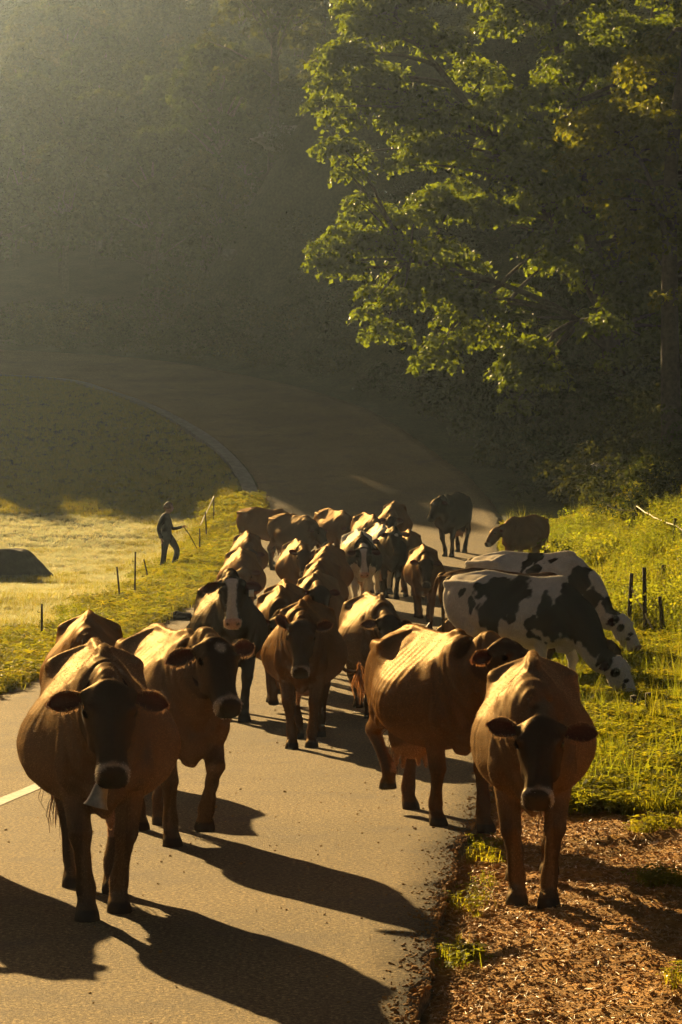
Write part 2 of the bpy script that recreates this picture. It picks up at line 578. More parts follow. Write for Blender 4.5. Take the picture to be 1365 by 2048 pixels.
# road sheet
def arc_resample(P, n, power=1.0):
    P = np.asarray(P, float)
    s = np.concatenate([[0], np.cumsum(np.linalg.norm(np.diff(P, axis=0), axis=1))])
    t = np.linspace(0, 1, n) ** power * s[-1]
    return np.stack([np.interp(t, s, P[:, k]) for k in range(P.shape[1])], 1)
dL = np.concatenate([np.arange(-20, 100, .05), np.arange(100, 104, .02)])
dR = np.concatenate([np.arange(-20, 100, .02), np.arange(100, 111, .02)])
NL = 900
Lp = arc_resample(np.stack([LEFT(dL) - .03 * (n2(dL, dL * 0, 1.2, 2, 8) - .5), dL], 1), NL)
Rp = arc_resample(np.stack([redge(dR), dR], 1), NL)
W = 18
rows = []
for k in range(W + 1):
    t = k / W
    xy = Lp * (1 - t) + Rp * t
    z = base_z(xy[:, 0], xy[:, 1])
    rows.append(np.column_stack([xy, z]))
skR = rows[-1].copy(); skR[:, 2] -= .12; skR[:, 0] += .012
skL = rows[0].copy(); skL[:, 2] -= .12; skL[:, 0] -= .012
rows = [skL] + rows + [skR]
V = np.stack(rows, 1).reshape(-1, 3)
nw = len(rows)
i = np.arange(nw - 1)[None, :] + (np.arange(NL - 1) * nw)[:, None]
F = np.stack([i, i + 1, i + 1 + nw, i + nw], -1).reshape(-1, 4)
tag(link('road', quadmesh('road', V, F, M_ASPH, True)), 'worn asphalt lane curving away uphill', None, None, 'structure')
# pale gutter strip along the inner edge of the bend
q = Lp[(Lp[:, 1] > 74)]
mb = MB()
P = np.column_stack([q[:, 0] - .30, q[:, 1] - .1, base_z(q[:, 0] - .3, q[:, 1] - .1)])
rr = []
wv = 0.16 + .08 * n2(q[:, 1], q[:, 0], .7, 2, 3)
for p, w in zip(P[::3], wv[::3]):
    rr.append(np.array([[p[0] - w, p[1] - w * .6, p[2] - .15], [p[0] - w, p[1] - w * .6, p[2] + .05], [p[0] + w, p[1] + w * .6, p[2] + .05], [p[0] + w, p[1] + w * .6, p[2] - .15]]))
mb.loft(rr)
tag(mb.build('kerb', M_KERB, None, False), 'pale stone gutter along the inside of the bend', None, None, 'structure')

# worn remains of a painted line
mm, nt, N, L, bs, o_ = newmat('worn_paint')
f_ = noise_node(nt, 14, 4, 0.75)
L.new(ramp(nt, f_, [(0.42, (0.17, 0.125, 0.06)), (0.66, (0.26, 0.215, 0.14))]), bs.inputs['Base Color'])
bs.inputs['Roughness'].default_value = 0.8
dd = np.linspace(15.5, 24, 60)
cx = -2.31 + (dd - 18.5) * 0.10
rows = []
for off in (-.06, .06):
    xx = cx + off + .012 * (n2(dd, dd * 0 + off * 40, 2.5, 2, 61) - .5)
    rows.append(np.column_stack([xx, dd, base_z(xx, dd) + .004]))
V = np.stack(rows, 1).reshape(-1, 3)
i = np.arange(59) * 2
tag(link('road_marking', quadmesh('road_marking', V, np.stack([i, i + 1, i + 3, i + 2], -1), mm)), 'faint worn white line on the asphalt', None, None, 'structure')

# ------------------------------------------------------------------ cows
# local frame of a cow: +x forward, +y its left, z up, withers 1.25 m
HF = (1.0, .93, .80, .60, .40, .20, .05)     # heights at which the half-widths of a station are given
TORSO = [
    (-.98, 1.165, .93, (.03, .07, .10, .115, .11, .09, .05)),
    (-.91, 1.215, .74, (.03, .09, .15, .19, .20, .17, .09)),
    (-.72, 1.235, .62, (.03, .11, .20, .245, .25, .22, .12)),
    (-.52, 1.255, .57, (.03, .14, .245, .27, .285, .245, .13)),
    (-.34, 1.245, .54, (.03, .105, .205, .295, .345, .30, .15)),
    (-.12, 1.240, .49, (.03, .085, .195, .335, .395, .34, .18)),
    (.10, 1.232, .48, (.03, .08, .19, .33, .385, .335, .18)),
    (.30, 1.245, .50, (.03, .075, .165, .265, .305, .265, .15)),
    (.46, 1.250, .53, (.025, .065, .145, .225, .25, .215, .12)),
    (.60, 1.190, .56, (.03, .065, .125, .18, .20, .175, .10)),
    (.72, 1.100, .62, (.03, .06, .095, .13, .135, .115, .07)),
]

def ik(a, b, l1, l2, bend):
    """middle joint of a two-bone chain from a to b, bent towards `bend`"""
    a, b = np.asarray(a, float), np.asarray(b, float)
    d = b - a; D = np.linalg.norm(d)
    if D > l1 + l2 - 1e-3: 
        return a + d * l1 / (l1 + l2)
    x = (l1 * l1 - l2 * l2 + D * D) / (2 * D)
    h = math.sqrt(max(l1 * l1 - x * x, 0))
    e = d / D
    p = np.asarray(bend, float); p = p - e * (p @ e); p /= np.linalg.norm(p)
    return a + e * x + p * h

def head_frame(hd):
    pit, yaw, roll = R(hd['pitch']), R(hd['yaw']), R(hd.get('roll', 0))
    a = np.array([math.cos(pit) * math.cos(yaw), math.cos(pit) * math.sin(yaw), -math.sin(pit)])
    l = np.array([-math.sin(yaw), math.cos(yaw), 0.0])
    u = np.cross(a, l)
    l, u = l * math.cos(roll) + u * math.sin(roll), u * math.cos(roll) - l * math.sin(roll)
    return np.array(hd['poll'], float), a * .87, l, u

HEAD = [  # t along the face, half width, front u, back u
    (-.05, .050, .005, -.09), (-.015, .085, .040, -.135), (.06, .108, .074, -.17), (.14, .117, .078, -.19), (.20, .110, .070, -.19),
    (.27, .088, .057, -.175), (.35, .071, .048, -.14), (.42, .073, .046, -.112), (.475, .080, .042, -.095), (.515, .078, .026, -.082), (.545, .050, -.01, -.06)]

def cow_base(c):
    """the overlapping closed shapes of the animal, before they are fused"""
    mb = MB()
    bw, bony = c.get('belly', 1.0), c.get('bony', 1.0)
    rings = []
    st = []
    for x, zt, zb, w in TORSO:
        k = 1 + (bw - 1) * math.exp(-((x + .05) / .38) ** 2)
        zb2 = zb - (bw - 1) * .35 * math.exp(-((x + .1) / .4) ** 2)
        row = [x]
        for h, q in zip(HF, w):
            kk = 1 + (k - 1) * min(1, (1.02 - h) * 1.6)
            row += [q * kk, zb2 + (zt - zb2) * h]
        row += [0.0, zb2]
        st.append(row)
    st = catmull(np.array(st), 34)
    for r in st:
        x = r[0]; pts = [(0.0, r[2] + .004)] + [(r[1 + 2 * k], r[2 + 2 * k]) for k in range(8)]
        half = catmull(np.array(pts), 17)
        half[0, 0] = 0; half[-1, 0] = 0
        ring = [(x, y, z) for y, z in half] + [(x, -y, z) for y, z in half[-2:0:-1]]
        rings.append(np.array(ring))
    mb.loft(rings)
    # bones under the hide
    mb.tube([(-.95, 0, 1.185), (-.7, 0, 1.235), (-.45, 0, 1.262), (-.1, 0, 1.240), (.2, 0, 1.236), (.45, 0, 1.255), (.55, 0, 1.22)], [.03, .03, .032 * bony, .026, .026, .036, .03], 10, 24)
    for s in (-1, 1):
        mb.ball((-.50, s * .208, 1.14), (.085, .045, .038 * bony))
        mb.tube([(-.40, 0, 1.235), (-.46, s * .12, 1.195), (-.50, s * .212, 1.143)], [.04, .036, .04], 8, 8)
        mb.tube([(-.50, s * .21, 1.135), (-.72, s * .175, 1.135), (-.955, s * .11, 1.125)], [.04, .05, .05], 8, 8)
        mb.ball((-.56, s * .185, 1.06), (.20, .075, .12))
        mb.ball((-.955, s * .115, 1.135), (.045, .038, .045))
        # shoulder blade and its ridge
        mb.ball((.42, s * .14, .88), (.16, .085, .24), rot=Matrix.Rotation(R(-14), 3, 'Y'))
        mb.tube([(.40, s * .02, 1.20), (.45, s * .11, 1.06), (.53, s * .18, .86), (.57, s * .185, .74)], [.03, .034, .042, .05], 8, 12)
        mb.ball((.55, s * .15, .72), (.11, .085, .12))
        # haunch
        mb.ball((-.70, s * .165, .92), (.22, .10, .24))
        mb.ball((-.56, s * .20, .72), (.12, .085, .13))
        # folds of the flank
        mb.tube([(-.36, s * .25, .80), (-.42, s * .245, .70), (-.50, s * .22, .62)], [.03, .04, .05], 8, 8)
    mb.ball((.62, 0, .645), (.13, .095, .13))                       # brisket
    mb.tube([(.66, 0, .62), (.60, 0, .54), (.46, 0, .53)], [(.04, .05), (.035, .06), (.06, .06)], 8, 10)
    ud = c.get('udder', 1.0)
    mb.ball((-.52, 0, .56 - .02 * ud), (.20, .155, .15 * ud))
    for sx in (-.45, -.60):
        for s in (-1, 1):
            mb.tube([(sx, s * .075, .48 - .05 * ud), (sx, s * .08, .43 - .07 * ud), (sx, s * .082, .39 - .07 * ud)], [.024, .02, .015], 8)
    # neck
    hd = c['head']
    P, a, l, u = head_frame(hd)
    Q = P - a * .0 - u * .06
    A = np.array([.44, 0, .93]); A1 = np.array([.74, 0, .98 + (P[2] - 1.1) * .30])
    mid = Q - (np.array([.16, 0, .0]) * (1 - abs(math.sin(R(hd['yaw']))) * .3) + np.array([0, math.sin(R(hd['yaw'])) * .05, 0])) + np.array([0, 0, -.015 + .10 * max(0, .85 - P[2])])
    mb.tube([A, (A + A1) / 2, A1, (A1 * .45 + mid * .55), mid, Q + a * .03 - u * .02], [(.17, .31), (.165, .285), (.135, .235), (.105, .185), (.09, .15), (.075, .12)], 20, 22)
    # dewlap
    mb.tube([(.60, 0, .62), A1 + np.array([.0, 0, -.22]), (A1 * .5 + mid * .5) + np.array([.03, 0, -.155])], [(.05, .06), (.04, .06), (.035, .05)], 10, 10)
    # head
    rows = catmull(np.array(HEAD), 26)
    th = np.linspace(0, 2 * np.pi, 24, endpoint=False)
    rings = []
    for t, w, uf, ub in rows:
        uc, uh = (uf + ub) / 2, (uf - ub) / 2
        cy = np.sign(np.cos(th)) * np.abs(np.cos(th)) ** .8
        su = np.sign(np.sin(th)) * np.abs(np.sin(th)) ** .85
        nar = np.where(su < 0, 1 - .28 * np.abs(su) * (t < .42), 1.0)       # narrower towards the jaw
        rings.append(P + a * t + np.outer(cy * nar * w, l) + np.outer(uc + su * uh, u))
    mb.loft(rings)
    B = np.stack([l, u, a], 1)
    for s in (-1, 1):
        mb.ball(P + a * .145 + l * s * .092 + u * .028, (.030, .042, .036), rot=B)       # brow over the eye
        mb.ball(P + a * .485 + l * s * .048 + u * .012, (.034, .032, .036), rot=B)       # nostril wings
        mb.ball(P + a * .23 + l * s * .062 - u * .10, (.040, .075, .085), rot=B)         # cheek
        mb.tube([P + a * .015 + l * s * .06 - u * .03, P + a * .035 + l * s * .125 - u * .045], [.045, .034], 10)   # ear root
    mb.ball(P + a * .0 + u * .012, (.060, .045, .042), rot=B)                            # poll
    mb.tube([P + a * .0 + u * .03, P + a * .2 + u * .062, P + a * .45 + u * .04], [.02, .022, .02], 8, 8)
    mb.tube([P + a * .30 - u * .135, P + a * .42 - u * .092, P + a * .50 - u * .075], [.05, .048, .045], 10, 8, side=l)  # lower jaw
    # legs
    planted = []
    pose = c['pose']
    for n, (dx, lift) in enumerate(pose):
        s = 1 if n in (0, 2) else -1
        if n < 2:
            H = np.array([.39 + dx, s * .125 * c.get('narrow', .66), lift])
            Fk = H + (np.array([-.045, 0, .125]) if lift < .02 else np.array([.02, 0, .12]))
            if lift >= .02: H = Fk + np.array([-.055, 0, -.115])
            E = np.array([.37 + dx * .30, s * .145, .70])
            K = ik(E, Fk, .325, .285, (1, 0, 0))
            cor = H + (Fk - H) * .42
            mb.tube([(.40, s * .13, .90), (.39 + dx * .15, s * .15, .78), E, E * .55 + K * .45, E * .12 + K * .88, K, K * .85 + Fk * .15, K * .45 + Fk * .55, Fk * .93 + K * .07, Fk * .6 + cor * .4, cor, H + [0.018, 0, .012], H + [0.02, 0, -.01]],
                    [(.085, .13), (.085, .12), (.078, .10), (.066, .076), (.058, .058), (.060, .060), (.047, .047), (.039, .043), (.050, .054), (.045, .048), (.054, .058), (.062, .072), (.062, .072)], 14, 44)
            mb.ball(Fk + np.array([-.035, 0, -.005]), (.024, .032, .03))        # dew claws
        else:
            H = np.array([-.72 + dx, s * .135 * c.get('narrow', .7), lift])
            Fk = H + (np.array([-.055, 0, .13]) if lift < .02 else np.array([.0, 0, .13]))
            if lift >= .02: H = Fk + np.array([-.06, 0, -.11])
            S = np.array([-.57 + dx * .22, s * .175, .72])
            K = ik(S, Fk, .385, .36, (-1, 0, 0.0))
            cor = H + (Fk - H) * .42
            mb.tube([(-.74, s * .12, 1.0), (-.68, s * .16, .85), S + [-.02, 0, .0], S * .55 + K * .45, S * .15 + K * .85 , K, K * .82 + Fk * .18, K * .45 + Fk * .55, Fk * .93 + K * .07, Fk * .6 + cor * .4, cor, H + [0.018, 0, .012], H + [0.02, 0, -.01]],
                    [(.10, .18), (.10, .19), (.09, .145), (.068, .092), (.052, .068), (.056, .066), (.047, .054), (.040, .045), (.052, .056), (.046, .049), (.055, .058), (.062, .072), (.062, .072)], 14, 44)
            mb.ball(K + np.array([-.035, 0, .02]), (.03, .028, .045))            # point of the hock
            mb.ball(Fk + np.array([-.035, 0, -.005]), (.024, .032, .03))
    return mb

def ear_shape(mb, root, e1, nrm, L=.185, Wd=.062, mat=1):
    """a cupped leaf of skin with some thickness"""
    e1 = e1 / np.linalg.norm(e1)
    nrm = nrm - e1 * (nrm @ e1); nrm /= np.linalg.norm(nrm)
    e2 = np.cross(nrm, e1)
    NS, NV = 9, 7
    front, back = [], []
    for i in range(NS):
        s = i / (NS - 1)
        w = Wd * (math.sin(math.pi * min(1, .10 + .90 * s) ** 1.35) ** .62 if s < 1 else 0.03)
        w = max(w, .004)
        for j in range(NV):
            v = j / (NV - 1) * 2 - 1
            cup = (.032 * (v * v) - .018) * math.sin(math.pi * min(1, s * .9 + .1)) * (1.2 - .5 * s)
            p = root + e1 * (L * s) + e2 * (w * v) + nrm * (cup + .012 * s * s)
            th = .0075 * (1 - .55 * abs(v)) * (1 - .5 * s)
            front.append(p + nrm * th); back.append(p - nrm * th)
    F = []
    n = NS * NV
    for i in range(NS - 1):
        for j in range(NV - 1):
            k = i * NV + j
            F.append((k, k + 1, k + 1 + NV, k + NV)); F.append((n + k, n + k + NV, n + k + 1 + NV, n + k + 1))
    for i in range(NS - 1):
        k = i * NV; F.append((k, k + NV, n + k + NV, n + k))
        k = i * NV + NV - 1; F.append((k, n + k, n + k + NV, k + NV))
    for j in range(NV - 1):
        k = (NS - 1) * NV + j; F.append((k, k + 1, n + k + 1, n + k))
        k = j; F.append((k, n + k, n + k + 1, k + 1))
    mb.add(np.array(front + back), F, mat)
    return n

def lerp3(c, col, m):
    return c * (1 - m[:, None]) + np.asarray(col, float)[None, :] * m[:, None]

BREEDS = {
    'fawn':  dict(base=(.180, .112, .055), point=(.035, .020, .013), face=(.022, .013, .009), ring=(.40, .36, .30), belly=(.20, .125, .06)),
    'brown': dict(base=(.125, .055, .015), point=(.05, .026, .014), face=(.03, .015, .009), ring=(.34, .29, .23), belly=(.17, .09, .04)),
    'red':   dict(base=(.165, .073, .021), point=(.10, .05, .022), face=(.13, .065, .028), ring=(.50, .42, .32), belly=(.30, .17, .08)),
    'dark':  dict(base=(.085, .042, .02), point=(.03, .018, .012), face=(.035, .020, .013), ring=(.45, .40, .33), belly=(.16, .09, .05)),
    'black': dict(base=(.011, .009, .008), point=(.011, .009, .008), face=(.012, .009, .008), ring=(.05, .04, .035), belly=(.03, .022, .018)),
}
WHITE = np.array([.58, .54, .47]); BLACK = np.array([.010, .008, .007])

def paint(c, V):
    """hide colours of the animal, by where on the body a vertex lies"""
    b = BREEDS[c['breed']]
    x, y, z = V.T
    P, a, l, u = head_frame(c['head'])
    D = V - P
    t, hl, hu = D @ a / (a @ a), D @ l, D @ u
    inhead = sstep(-.05, .02, t) * (np.abs(hl) < .17) * (hu > -.21) * (hu < .14) * (x > .5)
    seed = c['seed']
    nz = fbm(V * 6.0 + seed, 3, seed)
    nf = fbm(V * 16.0 + seed, 2, seed + 3)
    col = np.tile(np.array(b['base'], float), (len(V), 1))
    col = lerp3(col, b['belly'], .7 * (1 - sstep(.50, .72, z)) * sstep(.36, .44, z) * (np.abs(y) < .45))
    # darker shoulders, neck and haunches
    col = lerp3(col, b['point'], .42 * sstep(.25, .75, x + (nz - .5) * .5) * (z > .5))
    col = lerp3(col, b['point'], .25 * (1 - sstep(-.95, -.55, x + (nz - .5) * .3)))
    leg = 1 - sstep(.36, .58, z + (nz - .5) * .2)
    leg = leg * (np.abs(y) > .04)
    col = lerp3(col, b['point'], .85 * leg * np.where(np.abs(y) < .11, .6, 1))
    if c['breed'] in ('holstein',) or c.get('patch') is not None:
        pt = c['patch']
        p2 = V + (np.stack([fbm(V * 7 + 11, 2, seed), fbm(V * 7 + 37, 2, seed + 1), fbm(V * 7 + 71, 2, seed + 2)], 1) - .5) * .17
        if isinstance(pt, list):
            m = np.zeros(len(V))
            for bx, bz, rx, rz, ang in pt:
                ca, sa = math.cos(R(ang)), math.sin(R(ang))
                X_, Z_ = p2[:, 0] - bx, p2[:, 2] - bz
                q = ((X_ * ca + Z_ * sa) / rx) ** 2 + ((Z_ * ca - X_ * sa) / rz) ** 2
                m = np.maximum(m, 1 - sstep(.85, 1.12, q + (nf - .5) * .9))
        else:
            n1 = fbm(p2 * np.array([1.9, 2.2, 1.7]) + seed * 3.7, 2, seed + 9)
            m = sstep(.5 - pt - .012, .5 - pt + .012, n1)
        wl_ = WHITE * (.9 + .2 * nf[:, None])
        body = wl_ * (1 - m[:, None]) + BLACK * m[:, None]
        body = lerp3(body, WHITE, (1 - sstep(.42, .52, z + (nz - .5) * .1)) * (x < .75) * .9) if c.get('white_legs', True) else body
        col = body
    # head
    h_ = c.get('face_style', 'jersey')
    if h_ == 'jersey':
        col = lerp3(col, b['face'], inhead * .92 * (1 - .55 * sstep(.06, .10, np.abs(hl)) * c.get('cheek', .3)))
        col = lerp3(col, b['ring'], .85 * inhead * sstep(.432, .462, t + (nf - .5) * .03))
        nose = ((t - .530) / .070) ** 2 + (hl / .068) ** 2
        col = lerp3(col, (.012, .009, .008), inhead * (1 - sstep(.85, 1.1, nose)) * (hu > -.07))
    else:
        fm = inhead > .4
        hc = np.tile(BLACK if h_ in ('blaze', 'star', 'black') else WHITE, (len(V), 1)) * (.9 + .2 * nf[:, None])
        if h_ == 'blaze':
            bl = (1 - sstep(.030 + .020 * sstep(.25, .45, t) + .02 * sstep(.16, .04, t), .042 + .022 * sstep(.25, .45, t) + .02 * sstep(.16, .04, t), np.abs(hl + .006 + (nz - .5) * .03))) * (hu > -.02) * (t > .03)
            hc = lerp3(hc, WHITE, bl)
            hc = lerp3(hc, (.50, .33, .27), sstep(.465, .48, t))
        if h_ == 'star':
            hc = lerp3(hc, WHITE, (1 - sstep(.028, .036, np.sqrt(hl ** 2 + (t - .12) ** 2))) * (hu > 0))
        if h_ == 'white':
            k = np.zeros(len(V))
            for bt, bu, r in ((.16, -.02, .055), (.02, -.06, .07), (.34, -.02, .03), (.30, .03, .028)):
                k = np.maximum(k, 1 - sstep(.8, 1.1, ((t - bt) ** 2 + (hu - bu) ** 2) / r ** 2 + (nf - .5)))
            hc = lerp3(hc, BLACK, k)
            hc = lerp3(hc, (.30, .2, .17), sstep(.475, .49, t))
        col = np.where(fm[:, None], hc, col)
    if c.get('face_star'):
        col = lerp3(col, (.45, .38, .3), inhead * (1 - sstep(.02, .045, np.sqrt((hl * 1.1) ** 2 + ((t - .09) * .8) ** 2))) * (hu > .02) * .75)
    # udder, hooves
    um = (1 - sstep(.46, .56, z + np.abs(y) * .3)) * (x > -.76) * (x < -.34) * (np.abs(y) < .17) * (z > .27)
    col = lerp3(col, (.32, .18, .10), um * .8 * (np.sqrt(((x + .52) / .22) ** 2 + (y / .13) ** 2) < 1))
    for H in c['_hooves']:
        dd = np.sqrt((x - H[0]) ** 2 + (y - H[1]) ** 2)
        col = lerp3(col, (.030, .024, .02), (1 - sstep(.05, .062, z - H[2])) * (dd < .12))
    # nostrils
    for s in (-1, 1):
        q = P + a * .52 + l * s * .046 + u * .012
        col = lerp3(col, (.004, .003, .003), 1 - sstep(.010, .019, np.linalg.norm(V - q, axis=1)))
    return col

def finish_cow(c, me0):
    """colours, ears, eyes and tail; returns the mesh of the whole animal"""
    n0 = len(me0.vertices)
    c['_nskin'] = n0
    V = np.empty(n0 * 3, np.float32); me0.vertices.foreach_get('co', V); V = V.reshape(-1, 3).astype(float)
    Nn = np.empty(n0 * 3, np.float32); me0.vertices.foreach_get('normal', Nn); Nn = Nn.reshape(-1, 3)
    x, y, z = V.T
    # ribs, hide wrinkles on neck and shoulder
    am = sstep(-.42, -.25, x) * (1 - sstep(.20, .36, x)) * sstep(.60, .75, z) * (1 - sstep(1.12, 1.2, z)) * (np.abs(y) > .08)
    rib = np.sin((x * 1.0 + (1.25 - z) * .22) * 2 * np.pi / .085 + fbm(V * 4, 2, c['seed']) * 2.5)
    V = V + Nn * (am * rib * .0012 * c.get('bony', 1))[:, None]
    lump = (fbm(V * 5 + c['seed'], 2, c['seed']) - .5) * .022 * sstep(.5, .7, z) * (x < .7)
    wr = np.sin((x * .8 + z * .6) * 2 * np.pi / .075 + fbm(V * 6, 2, 3) * 5) * sstep(.45, .6, x) * (1 - sstep(.8, .95, x)) * .003
    V = V + Nn * (lump + wr)[:, None]
    V[:, 2] = np.maximum(V[:, 2], 0.0)
    me0.vertices.foreach_set('co', V.astype(np.float32).ravel())
    P, a, l, u = head_frame(c['head'])
    mb = MB()
    cols = []
    b = BREEDS[c['breed']]
    dk = c.get('ear_col', b['point'])
    for s in (-1, 1):
        dro, sw = c['head'].get('ears', (0, 0))[0 if s > 0 else 1] + ((c['seed'] * 37 + 11 * s) % 17 - 8), .18 + .02 * (c['seed'] % 7)
        e1 = l * s * math.cos(R(dro)) - a * math.sin(R(dro)) * 1.0 - u * sw
        root = P + a * .035 + l * s * .105 - u * .045
        n = ear_shape(mb, root, e1, u * .9 + a * .25 + l * s * .1, L=.165 * c.get('ear', 1), Wd=.046 * c.get('ear', 1))
        cin = np.tile(np.array(dk) * .8 + np.array([.05, .012, .008]), (n, 1))
        cout = np.tile(np.array(dk) * 1.3, (n, 1))
        # pale hairs round the rim
        jj = np.arange(n) % 7
        rim = (jj == 0) | (jj == 6)
        cin[rim] = cin[rim] * .4 + np.array(b['base']) * .8
        cout[rim] = cout[rim] * .4 + np.array(b['base']) * .8
        cols += [cin, cout]
        k = mb.n
        mb.ball(P + a * .155 + l * s * .104 + u * .022, (.018, .022, .022), 10, 7, mat=2, rot=np.stack([l, u, a], 1))
        cols.append(np.tile([.01, .008, .006], (mb.n - k, 1)))
    tl = c.get('tail', (0.05, 0))
    T = [(-.955, 0, 1.175), (-1.02, 0, 1.15), (-1.065, tl[0] * .25, 1.02), (-1.07 - tl[1] * .3, tl[0] * .6, .82), (-1.06 - tl[1] * .6, tl[0] * 1.0, .62), (-1.05 - tl[1], tl[0] * 1.5, .48 + abs(tl[0]) * .35)]
    k = mb.n
    mb.tube(T, [.04, .036, .028, .022, .018, .014], 10, 20, side=(0, 1, 0))
    cols.append(np.tile(np.array(c.get('tail_col', b['base'])) * .8, (mb.n - k, 1)))
    c['_tail_end'] = np.array(T[-1])
    bm = bmesh.new(); bm.from_mesh(me0)
    extra = mb.mesh('extra', [None])
    bm.from_mesh(extra)
    bm.faces.ensure_lookup_table()
    nf0 = len(me0.polygons)
    for k_, mi in enumerate(mb.m): bm.faces[nf0 + k_].material_index = mi
    me = bpy.data.meshes.new('cow')
    bm.to_mesh(me); bm.free()
    bpy.data.meshes.remove(extra)
    for m in (M_HIDE, M_EAR, M_EYE): me.materials.append(m)
    me.polygons.foreach_set('use_smooth', [True] * len(me.polygons))
    set_col(me, np.vstack([paint(c, V)] + cols))
    return me

def switch_mesh(c):
    """the tuft of long hair at the end of the tail"""
    r = random.Random(c['seed'])
    E = c['_tail_end']
    Vv, Ff = [], []
    for k in range(70):
        d = np.array([r.gauss(0, .05), r.gauss(0, .05) + c.get('tail', (0, 0))[0] * .25, -1.0])
        L = r.uniform(.13, .30)
        p = E + np.array([r.gauss(0, .008), r.gauss(0, .008), r.uniform(-.02, .10)])
        an = r.uniform(0, 6.28); w = np.array([math.cos(an), math.sin(an), 0]) * .0045
        bow = np.array([r.gauss(0, .35), r.gauss(0, .35), 0]) * .14
        n = len(Vv)
        for i in range(5):
            t = i / 4
            q = p + d * L * t + bow * math.sin(t * 2.6) * (0.4 + t * .6)
            Vv += [q - w * (1.3 - t), q + w * (1.3 - t)]
        for i in range(4): Ff.append((n + 2 * i, n + 2 * i + 1, n + 2 * i + 3, n + 2 * i + 2))
    return quadmesh('tail_switch', Vv, Ff, M_SW_RED if c.get('red_switch') else M_SW_DARK, True)

def coat_mesh(me, n, seed, L=.016, n_skin=10 ** 9):
    """short hairs standing off the hide"""
    r = np.random.default_rng(seed)
    nv = len(me.vertices)
    V = np.empty(nv * 3, np.float32); me.vertices.foreach_get('co', V); V = V.reshape(-1, 3)
    Nn = np.empty(nv * 3, np.float32); me.vertices.foreach_get('normal', Nn); Nn = Nn.reshape(-1, 3)
    Cc = np.empty(nv * 4, np.float32); me.color_attributes['Col'].data.foreach_get('color', Cc); Cc = Cc.reshape(-1, 4)[:, :3]
    k = r.integers(0, nv, n)
    k = k[V[k, 2] > .07]
    if n_skin < nv: k = np.concatenate([k, n_skin + r.integers(0, min(252, nv - n_skin), 1800)])
    p = V[k] + r.normal(0, .006, (len(k), 3)); nr = Nn[k]
    p = p - nr * ((p - V[k]) * nr).sum(1)[:, None] - nr * .002
    fl = np.array([-.8, 0, -.6]) + r.normal(0, .45, (len(k), 3))
    fl -= nr * (fl * nr).sum(1)[:, None]; fl /= np.linalg.norm(fl, axis=1)[:, None] + 1e-6
    Ls = (L * r.uniform(.5, 1.4, len(k)) * np.where(k >= n_skin, 1.7, 1.0))[:, None]
    tip = p + fl * Ls * .75 + nr * Ls * r.uniform(.2, .55, (len(k), 1))
    sd = np.cross(nr, fl) * (.0011 + .0006 * r.random((len(k), 1)))
    W_ = np.stack([p - sd, p + sd, tip], 1).reshape(-1, 3)
    F = np.arange(len(W_)).reshape(-1, 3)
    m = quadmesh('coat', W_, F, M_COAT)
    set_col(m, np.repeat(np.clip(Cc[k] * 2.1, 0, .8), 3, axis=0))
    return m

# poses: (forward offset, lift) of left fore, right fore, left hind, right hind
POSES = {
    'a': [(-.12, 0), (.20, 0), (.26, 0), (-.10, 0)],
    'b': [(.16, .10), (-.04, 0), (-.16, 0), (.22, 0)],
    'c': [(.20, 0), (-.16, 0), (-.08, 0), (.28, .05)],
    'd': [(-.05, 0), (.16, .08), (.24, 0), (-.18, 0)],
    'stand': [(.03, 0), (-.05, 0), (.05, 0), (-.10, 0)],
    'graze': [(.22, 0), (-.14, 0), (-.06, 0), (.10, 0)],
    'far': [(.18, .07), (-.10, 0), (-.15, 0), (.15, 0)],
    'lead': [(.26, 0), (-.10, 0), (-.10, 0), (.10, .13)],
}
def head(px=.98, py=0.0, pz=1.10, pitch=60, yaw=0, ears=(0, 0), roll=0):
    return dict(poll=(px, py, pz), pitch=pitch, yaw=yaw, ears=ears, roll=roll)

HERD = []
def cow(label, at_, heading, scale, breed, pose, hd, **kw):
    HERD.append(dict(label=label, at=at_, heading=heading, scale=scale, breed=breed, pose=POSES[pose] if isinstance(pose, str) else pose, head=hd, seed=len(HERD) + 3, **kw))

G = 'cows walking down the lane'
cow('fawn cow with dark face and a bronze bell under its pale muzzle', ('f', 206, 1828), 8, 1.0, 'fawn', [(-.10, 0), (.16, 0), (.30, 0), (.02, 0)], head(.92, .0, 1.105, 62, 2, (-4, -12)), belly=1.0, bell=True, collar=True, ear=1.05, vox=.013, tail=(-.10, 0))
cow('fawn cow with a small pale star on its forehead and a dark neck strap', ('f', 372, 1690), 15, .99, 'fawn', [(.16, .10), (0, 0), (-.12, 0), (.16, 0)], head(.95, .05, 1.21, 53, 6, (30, -6)), belly=.9, collar=True, face_star=True, cheek=1.0, ear=1.1, vox=.013, tail=(.05, 0))
cow('orange-brown cow hidden to its back behind the belled cow', ('w', 178, 1234), 5, .98, 'red', 'a', head(.98, 0, .98, 60, 8), belly=.95)
cow('black cow with a long white blaze and white ear tag, left of the lane centre', ('f', 466, 1440), 8, 1.10, 'black', 'c', head(.90, -.06, 1.29, 60, -4, (-8, -14)), face_style='blaze', belly=.9, tag=True, red_switch=True, vox=.015, tail=(-.42, .1), white_legs=False)
cow('dark-faced brown cow with lowered head in the middle of the lane', ('f', 605, 1494), -2, 1.0, 'brown', [(.02, 0), (.16, 0), (-.20, 0), (.05, 0)], head(.96, 0.02, 1.09, 70, 0, (14, 52)), belly=.95, bony=1.3, vox=.013, tail=(.30, 0), red_switch=True)
cow('brown cow just behind the dark-faced cow, showing one bulging flank', ('f', 563, 1422), 2, 1.0, 'brown', 'd', head(.98, 0, 1.0, 62, 0), belly=1.05, bony=1.3)
